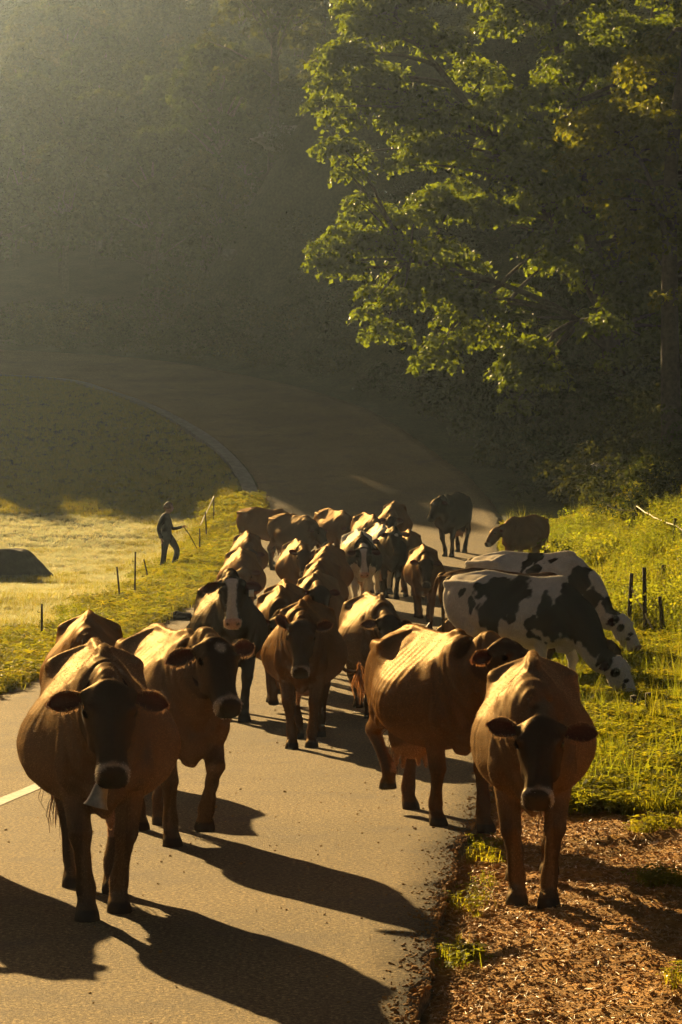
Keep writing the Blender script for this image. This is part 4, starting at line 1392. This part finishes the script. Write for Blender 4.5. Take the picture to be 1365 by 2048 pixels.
# ------------------------------------------------------------------ grass, clover, weeds, dirt
def build_ground_cover():
    r = np.random.default_rng(12)
    gsrc = [grass_tuft(k, 16, .05, .15, .0035, .03, M_GRASS) for k in range(4)]
    dsrc = [grass_tuft(20 + k, 16, .05, .15, .004, .045, M_GRASSD) for k in range(4)]
    csrc = [clover_tuft(40 + k, 16, .12, M_CLOVER) for k in range(4)]
    tsrc = [grass_tuft(60 + k, 22, .25, .55, .004, .05, M_WEED) for k in range(2)]
    src = gsrc + dsrc + csrc + tsrc
    def sample(n, y0, y1, side, pad=1.3):
        y = r.uniform(y0, y1, n)
        if side > 0:
            a = redge(y); b = .1264 * y + pad
        else:
            a = -.1264 * y - pad; b = LEFT(y)
        ok = b > a
        y, a, b = y[ok], a[ok], b[ok]
        x = a + (b - a) * r.random(len(y))
        # even density over the wedge
        keep = r.random(len(y)) < (b - a) / max(1e-6, (b - a).max())
        return x[keep], y[keep]
    P, I, S = [], [], []
    def put(x, y, idx, s):
        z = ground_z(x, y)
        P.append(np.stack([x, y, z], 1)); I.append(idx); S.append(s)
    # right verge
    x, y = sample(120000, 13, 40, 1)
    dm = dirt_mask(x, y); cl = n2(x, y, .8, 2, 77)
    k = (r.random(len(x)) > dm) & (x - redge(y) > .08)
    x, y, cl = x[k], y[k], cl[k]
    idx = np.where(r.random(len(x)) < (.35 + .6 * sstep(.38, .62, cl)), r.integers(8, 12, len(x)), r.integers(0, 4, len(x)))
    tall = r.random(len(x)) < .004
    idx = np.where(tall, r.integers(12, 14, len(x)), idx)
    put(x, y, idx, r.uniform(.6, 1.25, len(x)))
    # tufts that survive on the dirt
    x, y = sample(9000, 9, 18, 1)
    cl = n2(x, y, 1.4, 2, 79)
    dr_ = x - redge(y)
    k = ((cl > .68) & (dr_ > 1.0)) | ((dr_ < .22) & (dr_ > .03) & (cl > .58) & (r.random(len(x)) < .2))
    x, y = x[k], y[k]
    put(x, y, np.where(r.random(len(x)) < .6, r.integers(8, 12, len(x)), r.integers(0, 4, len(x))), r.uniform(.35, .9, len(x)))
    x, y = sample(90000, 38, 72, 1)
    k = (x - redge(y) > .1)
    x, y = x[k], y[k]
    idx = np.where(r.random(len(x)) < .55, r.integers(8, 12, len(x)), r.integers(0, 4, len(x)))
    idx = np.where(r.random(len(x)) < .012, r.integers(12, 14, len(x)), idx)
    put(x, y, idx, r.uniform(.7, 1.6, len(x)))
    # pasture
    x, y = sample(150000, 28, 78, -1)
    dl = LEFT(y) - x
    tm = track_mask(x, y); cl = n2(x, y, .45, 3, 81)
    k = (r.random(len(x)) > tm * .85) & (dl > .06) & (r.random(len(x)) < .45 + .9 * sstep(.35, .6, cl) + 1.0 * (dl < 1.6))
    x, y, dl, cl = x[k], y[k], dl[k], cl[k]
    verge = r.random(len(x)) > sstep(.9, 2.3, dl + (cl - .5) * 2)
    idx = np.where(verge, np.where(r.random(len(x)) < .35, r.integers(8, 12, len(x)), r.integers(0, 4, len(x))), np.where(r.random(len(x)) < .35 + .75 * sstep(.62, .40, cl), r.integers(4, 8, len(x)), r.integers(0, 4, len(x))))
    put(x, y, idx, np.where(verge, r.uniform(.9, 1.7, len(x)), r.uniform(.45, 1.0, len(x)) * (1 + .9 * (cl > .66))))
    x, y = sample(30000, 78, 104, -1)
    k = LEFT(y) - x > .6
    put(x[k], y[k], r.integers(0, 4, k.sum()), r.uniform(.8, 1.5, k.sum()))
    Pn = np.vstack(P); n = len(Pn)
    rot = np.stack([r.normal(0, .12, n), r.normal(0, .12, n), r.uniform(0, 6.28, n)], 1)
    scatter('grass', Pn, rot, np.concatenate(S), np.concatenate(I), src, 'grass and clover growing on the verges and pasture')
    # weeds
    wsrc = [weed_plant(k, h, ns, M_WEED, ll) for k, (h, ns, ll) in enumerate(((.65, 8, .12), (.50, 10, .11), (.80, 7, .13), (.35, 12, .10)))]
    P, S, I = [], [], []
    def wput(x, y, s, k):
        for q in POSTS:
            if abs(x - q[0] * y / q[1]) < .30 and q[1] - 6 < y < q[1] + .3: return
        P.append((x, y, float(ground_z(np.array([x]), np.array([y]))[0]))); S.append(s); I.append(k)
    x, y = sample(9000, 37, 70, 1, 2.0)
    dr = x - redge(y); cl = n2(x, y, .35, 2, 91)
    for a, b, q, c in zip(x, y, dr, cl):
        if q > 1.5 and r.random() < sstep(1.5, 4.0, q) * (.35 + c): wput(a, b, r.uniform(.5, 1.15), int(r.integers(0, 4)))
    x, y = sample(900, 24, 40, 1)
    for a, b, q in zip(x, y, x - redge(y)):
        if q > 1.3 and r.random() < .22: wput(a, b, r.uniform(.35, .7), int(r.integers(0, 4)))
    x, y = sample(2600, 29, 62, -1)
    for a, b, q in zip(x, y, LEFT(y) - x):
        if .2 < q < 1.9 and r.random() < .30 * (1.9 - q): wput(a, b, r.uniform(.3, .75), int(r.integers(0, 4)))
    # leafy clumps on the right bank
    for s_ in range(3):
        rd = random.Random(150 + s_); cs, rs = [], []
        for k in range(8):
            cs.append(np.array([rd.gauss(0, .22), rd.gauss(0, .22), rd.uniform(.05, .42)])); rs.append(rd.uniform(.14, .26))
        V_, F_ = leaf_cloud(cs, rs, 1100, .042, 160 + s_, .8, .7)
        wsrc.append(quadmesh('leafy_clump', V_, F_, M_WEED))
    x, y = sample(2600, 33, 68, 1, 2.0)
    dr = x - redge(y); cl = n2(x, y, .5, 2, 97)
    for a, b, q, c in zip(x, y, dr, cl):
        if q > 1.2 and r.random() < .15 + .75 * sstep(.42, .62, c): wput(a, b, r.uniform(.45, 1.25), int(r.integers(4, 7)))
    n = len(P)
    scatter('weeds', P, np.stack([r.normal(0, .1, n), r.normal(0, .1, n), r.uniform(0, 6.28, n)], 1), S, I, wsrc, 'tangled sunlit weeds along the verges')
    # clods, straw and wood chips on the dirt shoulder
    def rock(seed, sub, squash, mat, ang=.35):
        bm = bmesh.new(); bmesh.ops.create_icosphere(bm, subdivisions=sub, radius=1)
        rd = random.Random(seed)
        for v in bm.verts: v.co *= 1 + rd.uniform(-ang, ang); v.co.z *= squash
        me = bpy.data.meshes.new('clod'); bm.to_mesh(me); bm.free(); me.materials.append(mat); return me
    chips = []
    for k in range(4):
        mb = MB(); mb.box((0, 0, 0), (1.0, .28, .10)); me = mb.mesh('chip', M_CHIP, False); chips.append(me)
    straw = MB(); straw.tube([(-1.6, 0, 0), (-.4, .1, .15), (.6, .05, .1), (1.7, -.2, 0)], [.05, .05, .05, .04], 5)
    srcs = [rock(k, 1, .6, M_CLOD) for k in range(4)] + chips[:2] + [straw.mesh('straw', M_CHIP)]
    x, y = sample(90000, 8.5, 20, 1)
    k = (r.random(len(x)) < dirt_mask(x, y)) & (x - redge(y) > .01)
    x, y = x[k], y[k]; n = len(x)
    u = r.random(n)
    idx = np.where(u < .72, r.integers(0, 4, n), np.where(u < .93, r.integers(4, 6, n), 6))
    s = np.where(u < .72, r.lognormal(-5.55, .5, n), np.where(u < .93, r.lognormal(-4.25, .5, n), r.uniform(.012, .028, n)))
    edge = np.exp(-(x - redge(y)) / .25)
    s = s * np.where(u < .72, 1 + 1.6 * edge * r.random(n), 1)
    scatter('dirt', np.stack([x, y, ground_z(x, y) + .004], 1), np.stack([r.normal(0, .3, n), r.normal(0, .3, n), r.uniform(0, 6.28, n)], 1), s, idx, srcs, 'clods, bark chips and straw on the dirt shoulder')
    # crumbs of dung and earth on the asphalt
    n = 1500
    y = r.uniform(9, 45, n) ; t = r.beta(3.2, 1.0, n)
    x = LEFT(y) + (redge(y) - LEFT(y)) * t
    sz = r.lognormal(-5.6, .5, n)
    m_ = 3000
    ye = 8.5 + 18 * r.random(m_) ** 1.4; xe = redge(ye) - np.abs(r.normal(0, .07, m_)) * (r.random(m_) < .8) + .01
    x = np.concatenate([x, xe]); y = np.concatenate([y, ye]); sz = np.concatenate([sz, r.lognormal(-5.35, .5, m_)]); n = len(x)
    scatter('debris', np.stack([x, y, base_z(x, y) + .003], 1), np.stack([r.normal(0, .3, n), r.normal(0, .3, n), r.uniform(0, 6.28, n)], 1), sz, r.integers(0, 4, n), srcs[:4], 'crumbs of earth and dung scattered on the asphalt')

def rock_obj(name, label, px, py, d, size, seed, mat=M_ROCK, cat='rock'):
    bm = bmesh.new(); bmesh.ops.create_icosphere(bm, subdivisions=4, radius=1)
    co = np.array([v.co[:] for v in bm.verts])
    f = 1 + (fbm(co * 1.6 + seed, 3, seed) - .5) * .9 + (fbm(co * 5 + seed, 2, seed) - .5) * .2
    co = np.round(co * f[:, None] * 2.2) / 2.2 * .35 + co * f[:, None] * .65
    co = co * np.array(size)
    for v, q in zip(bm.verts, co): v.co = q
    me = bpy.data.meshes.new(name); bm.to_mesh(me); bm.free(); me.materials.append(mat)
    o = link(name, me)
    p = at(px, py, d) if d else hit(px, py)
    o.location = (p[0], p[1], gz(p[0], p[1]) + size[2] * .25)
    return tag(o, label, cat)

POSTS = []
def build_fences():
    posts = [((84, 1287), (84, 1205), 'thin post standing alone at the left, nearest of the pasture fence'),
             ((241, 1207), (234, 1133), 'leaning thin post beside the roadside weeds, second of the pasture fence'),
             ((270, 1199), (271, 1100), 'tallest thin post of the pasture fence, before the herder'),
             ((299, 1166), (288, 1115), 'tilted short post in the weeds at the feet of the herder'),
             ((400, 1109), (400, 1055), 'thin post that the slack wire passes, in front of the herder'),
             ((414, 1078), (411, 1018), 'thin post second beyond the herder, along the verge'),
             ((428, 1049), (428, 990), 'farthest thin post of the pasture fence, in the shade'),
             ((1257, 1279), (1264, 1158), 'dark post nearest the grazing cows on the right verge'),
             ((1291, 1277), (1289, 1150), 'dark upright post second from the grazing cows on the right verge'),
             ((1329, 1277), (1320, 1198), 'dark leaning post third from the grazing cows on the right verge'),
             ((1274, 1062), (1273, 1012), 'post in the tall weeds at the top of the right bank, tied with pale twine'),
             ((1347, 1107), (1351, 1045), 'post in the tall weeds at the right edge of the picture'),
             ((1327, 1168), (1328, 1132), 'short knobbly post in the weeds halfway up the right bank'),
             ((1271, 1448), (1268, 1402), 'stubby dark post low on the verge where the near twine is tied'),
             ((1300, 1452), (1298, 1400), 'stubby dark post low on the verge, just beyond the tied one')]
    tops = []
    for k, (b, t, lab) in enumerate(posts):
        p = hit(*b); s = FPX / p[1]
        H = (b[1] - t[1]) / s; dx = (t[0] - b[0]) / s
        z0 = gz(p[0], p[1])
        mb = MB()
        r0 = (.018 if k < 7 else .032)
        H *= 1.0 if k < 7 else 1.12
        if k in (12, 13, 14): r0 = .04
        pts = [(0, 0, -.25), (dx * .3, 0, H * .3), (dx * .62, .01, H * .65), (dx, 0, H)]
        mb.tube(pts, [r0 * 1.1, r0, r0 * .95, r0 * .85], 8, 7)
        root = mb.build('fence_post', M_POST)
        root.location = (p[0], p[1], z0)
        tag(root, lab, 'post', 'fence posts')
        q = MB(); q.tube([(dx * .8 - r0 * 1.2, -r0, H * .8), (dx * .8 - r0 * 3.2, -r0, H * .8), (dx * .8 - r0 * 3.2, -r0, H * .84)], [.006, .006, .006], 6)
        q.build('insulator', M_POST, root)
        POSTS.append((p[0], p[1]))
        tops.append((np.array([p[0] + dx * .8, p[1], z0 + H * .8])))
    def twine(name, label, pts, r=.008, sag=.04, mat=M_TWINE):
        Q = [np.array(p, float) for p in pts]
        W_ = []
        for a, b in zip(Q[:-1], Q[1:]):
            for t in np.linspace(0, 1, 9)[:-1]:
                W_.append(a + (b - a) * t + np.array([0, 0, -sag * 4 * t * (1 - t)]) + np.array([0, 0, .01 * math.sin(t * 21)]))
        W_.append(Q[-1])
        mb = MB(); mb.tube(W_, [r] * len(W_), 6, side=(.2, 1, .4))
        return tag(mb.build(name, mat), label, 'twine', 'fence twine')
    e = tops[10]; f = tops[11]
    twine('fence_twine', 'pale twine strung between the two posts at the top of the right bank', [at(1215, 1010, e[1]), at(1258, 1020, e[1]), e + [0, 0, .1], at(1350, 1050, f[1]), at(1420, 1080, f[1] - 2)], .014, .05)
    twine('fence_twine', 'loose pale twine sagging from the dark post nearest the grazing cows', [tops[7] + [0, 0, .0], at(1290, 1225, tops[8][1]), at(1306, 1258, tops[8][1] - .3)], .012, .02)
    g = tops[13]
    twine('fence_twine', 'pale twine tied to the stubby post and running out of the picture', [g, at(1310, 1424, g[1]), at(1370, 1433, g[1] - .3), at(1450, 1440, g[1] - .6)], .009, .012)
    twine('fence_twine', 'white twine hanging between the posts beyond the herder', [tops[4] + [0, 0, .2], at(408, 1035, tops[5][1]), tops[6] + [0, 0, .15]], .014, .03)
    return tops

# ------------------------------------------------------------------ the herder
M_CLOTH = None
def build_person(tops):
    m, nt, N, L, b, o = newmat('herder_cloth')
    cc = attr_col(nt); f = noise_node(nt, 40, 3)
    L.new(mixc(nt, cc, ramp(nt, f, [(.3, (.75, .75, .75)), (.7, (1.25, 1.25, 1.25))]), 1.0, 'MULTIPLY'), b.inputs['Base Color'])
    b.inputs['Roughness'].default_value = .85
    mb = MB()
    mb.tube([(0, 0, .86), (.0, 0, .98), (.0, 0, 1.12), (-.02, 0, 1.28), (-.015, 0, 1.40), (.02, 0, 1.48)], [(.15, .12), (.165, .125), (.155, .12), (.185, .135), (.175, .115), (.08, .075)], 16, 16)
    mb.tube([(.015, 0, 1.44), (.045, 0, 1.56)], [.058, .056], 10)
    mb.ball((.06, 0, 1.64), (.098, .076, .118)); mb.ball((.10, 0, 1.585), (.06, .055, .06)); mb.ball((.165, 0, 1.63), (.018, .014, .024))
    for s in (-1, 1): mb.ball((.05, s * .078, 1.63), (.022, .014, .033))
    # legs: the near one straight, the far one stepping forward
    mb.tube([(0, -.085, .95), (-.01, -.10, .75), (-.03, -.105, .50), (-.055, -.105, .28), (-.085, -.105, .09)], [(.095, .11), (.085, .095), (.062, .068), (.062, .068), (.058, .065)], 12, 18)
    mb.tube([(0, .085, .95), (.12, .10, .78), (.23, .10, .56), (.19, .105, .32), (.125, .105, .09)], [(.095, .11), (.085, .095), (.065, .07), (.062, .068), (.06, .068)], 12, 18)
    for bx, by in ((-.085, -.105), (.125, .105)):
        mb.tube([(bx - .07, by, .05), (bx + .02, by, .055), (bx + .12, by, .04), (bx + .18, by, .03)], [(.04, .05), (.045, .055), (.048, .042), (.035, .028)], 10, 8)
    # jacket hem
    mb.tube([(-.01, 0, 1.0), (-.02, 0, .90), (-.03, 0, .84)], [(.18, .14), (.185, .15), (.185, .155)], 16, 6)
    # arms: the far one held out, the near one hanging
    mb.tube([(-.01, .15, 1.41), (.03, .205, 1.30), (.09, .215, 1.13), (.20, .19, 1.12), (.33, .16, 1.155)], [.068, .062, .052, .046, .038], 12, 16)
    mb.tube([(-.03, -.15, 1.41), (-.07, -.215, 1.30), (-.13, -.235, 1.12), (-.115, -.24, 1.0), (-.08, -.23, .88)], [.07, .066, .055, .048, .04], 12, 16)
    mb.ball((.375, .15, 1.165), (.048, .030, .036)); mb.ball((-.07, -.23, .83), (.030, .022, .048))
    o_ = link('tmp', mb.mesh('tmp', [None]))
    md = o_.modifiers.new('r', 'REMESH'); md.mode = 'VOXEL'; md.voxel_size = .017
    md = o_.modifiers.new('s', 'SMOOTH'); md.factor = .5; md.iterations = 3
    dg = bpy.context.evaluated_depsgraph_get(); dg.update()
    me0 = bpy.data.meshes.new_from_object(o_.evaluated_get(dg))
    fg = MB()
    for k, (dy, Lf) in enumerate(((-.022, .065), (-.008, .075), (.008, .07), (.02, .055))):
        fg.tube([(.40, .15 + dy, 1.17), (.40 + Lf * .6, .15 + dy, 1.175), (.40 + Lf * .75, .15 + dy, 1.15), (.40 + Lf * .5, .15 + dy, 1.13)], [.0095, .009, .0085, .007], 7, 8)
        fg.tube([(-.065, -.23 + dy * .9, .80), (-.06, -.23 + dy * .9, .80 - Lf * .7), (-.05, -.23 + dy * .9, .80 - Lf)], [.0095, .009, .007], 7, 6)
    fg.tube([(.365, .13, 1.18), (.40, .115, 1.195), (.43, .125, 1.18)], [.011, .010, .008], 7, 6)
    fg.tube([(-.06, -.215, .84), (-.03, -.21, .81), (-.025, -.215, .78)], [.011, .010, .008], 7, 6)
    bm = bmesh.new(); bm.from_mesh(me0); ex = fg.mesh('ex', [None]); bm.from_mesh(ex)
    me = bpy.data.meshes.new('person'); bm.to_mesh(me); bm.free(); me.materials.append(m)
    bpy.data.meshes.remove(ex); bpy.data.meshes.remove(me0)
    md_ = o_.data; bpy.data.objects.remove(o_); bpy.data.meshes.remove(md_)
    me.polygons.foreach_set('use_smooth', [True] * len(me.polygons))
    V = np.empty(len(me.vertices) * 3, np.float32); me.vertices.foreach_get('co', V); V = V.reshape(-1, 3)
    V[:, 2] = np.maximum(V[:, 2], 0); me.vertices.foreach_set('co', V.ravel())
    x, y, z = V.T
    col = np.tile(np.array([.028, .028, .032]), (len(V), 1))
    col[(z < .84) & ~((y < -.19) & (z > .7))] = (.020, .019, .021)
    col[z < .085] = (.02, .014, .01)
    skin = (z > 1.50) | ((x > .345) & (z > 1.0)) | ((y < -.19) & (z < .86) & (z > .6))
    col[skin] = (.42, .24, .15)
    set_col(me, col)
    p = hit(333, 1140)
    s = FPX / p[1]
    sc = (139 / s) / 1.76
    pr = link('person', me)
    pr.location = (p[0], p[1], gz(p[0], p[1]) - .02)
    pr.rotation_euler = (0, 0, R(-6)); pr.scale = (sc * 1.1, sc * 1.15, sc)
    tag(pr, 'person in dark jacket and trousers stepping through the pasture, holding a slack fence wire', 'person')
    # short curly hair
    rd = random.Random(5); hm = MB()
    for k in range(150):
        u_ = rd.uniform(-.25, 1); an = rd.uniform(0, 6.28); q = math.sqrt(max(0, 1 - u_ * u_))
        d = np.array([math.cos(an) * q, math.sin(an) * q, u_])
        if d[0] > .55 and d[2] < .55: continue
        c = np.array([.05, 0, 1.655]) + d * np.array([.10, .082, .115])
        hm.ball(c, rd.uniform(.014, .026), 7, 5)
    hm.build('hair', hair_mat('herder_hair', (.26, .16, .07), .5), pr)
    # the wire in the hand
    Mw = Matrix.Translation(pr.location) @ Matrix.Rotation(R(-6), 4, 'Z') @ Matrix.Scale(sc, 4)
    hnd = np.array((Mw @ Vector((.43, .15, 1.15)))[:])
    a_ = tops[4]
    knot = np.array([a_[0], a_[1], gz(a_[0], a_[1]) + .06])
    end = hit(432, 1140); end[2] = gz(end[0], end[1]) + .01
    mb = MB(); mb.tube([hnd, hnd * .6 + knot * .4 + np.array([0, 0, .02]), knot, end], [.012, .011, .011, .01], 6, 14)
    tag(mb.build('fence_wire', M_POST), 'slack brown wire running from the hand of the herder to the ground', 'wire')

def build_details():
    p = hit(45, 1166)
    s = FPX / p[1]
    H = 74 / s
    mb = MB()
    w0, w1 = -90 / s, 50 / s
    rings = []
    for t, k in ((0, 1.12), (.25, 1.0), (.55, .86), (.85, .70), (.98, .60), (1.0, .5)):
        th = np.linspace(0, 2 * np.pi, 40, endpoint=False)
        rx = 1.55 * k * (1 + .05 * np.sin(3 * th + t * 2) + .03 * np.sin(7 * th)); ry = 1.15 * k * (1 + .06 * np.cos(2 * th))
        rings.append(np.stack([rx * np.cos(th), ry * np.sin(th), np.full(40, H * t - .08) + .03 * np.sin(5 * th)], 1))
    rings = [q * (1 + .10 * (fbm(q * 2.2, 3, 5) - .5)[:, None]) for q in catmull(np.array([q.ravel() for q in rings]), 24).reshape(24, 40, 3)]
    mb.loft(rings)
    o = mb.build('mound', M_MOUND)
    o.location = (p[0] - 1.02, p[1] + 1.0, gz(p[0], p[1]))
    tag(o, 'dark flat-topped mound of earth at the left edge of the pasture', 'mound')
    rock_obj('boulder', 'pale rock ledge showing in the shaded bank above the bend', 580, 650, 113, (1.3, .6, .55), 3)
    rock_obj('boulder', 'small pale rock at the far roadside below the rock ledge', 462, 700, 110.5, (.35, .3, .25), 5)
    rock_obj('boulder', 'pale rock on the dark bank under the right-hand trees', 1205, 880, 76, (.55, .4, .38), 8)
    q = hit(352, 1238)
    o = rock_obj('dark_lump', 'dark ragged lump at the left edge of the lane', 352, 1238, q[1], (.32, .16, .09), 13, M_MOUND, 'clod')  # small dark irregular lump added at the left road edge

def build_haze(density, g):
    mb = MB(); mb.box((-20, 110, 26), (360, 330, 58))
    m = bpy.data.materials.new('haze'); m.use_nodes = True
    nt = m.node_tree; nt.nodes.clear()
    out = nt.nodes.new('ShaderNodeOutputMaterial'); v = nt.nodes.new('ShaderNodeVolumePrincipled')
    v.inputs['Color'].default_value = (.55, .72, 1.0, 1)
    v.inputs['Density'].default_value = density
    v.inputs['Anisotropy'].default_value = g
    nt.links.new(v.outputs[0], out.inputs['Volume'])
    tag(mb.build('haze', m, None, False), 'morning haze in the valley air', None, None, 'stuff')

build_herd()
build_wood()
build_trees()
TOPS = build_fences()
build_ground_cover()
build_person(TOPS)
build_details()
build_haze(.00031, .9)
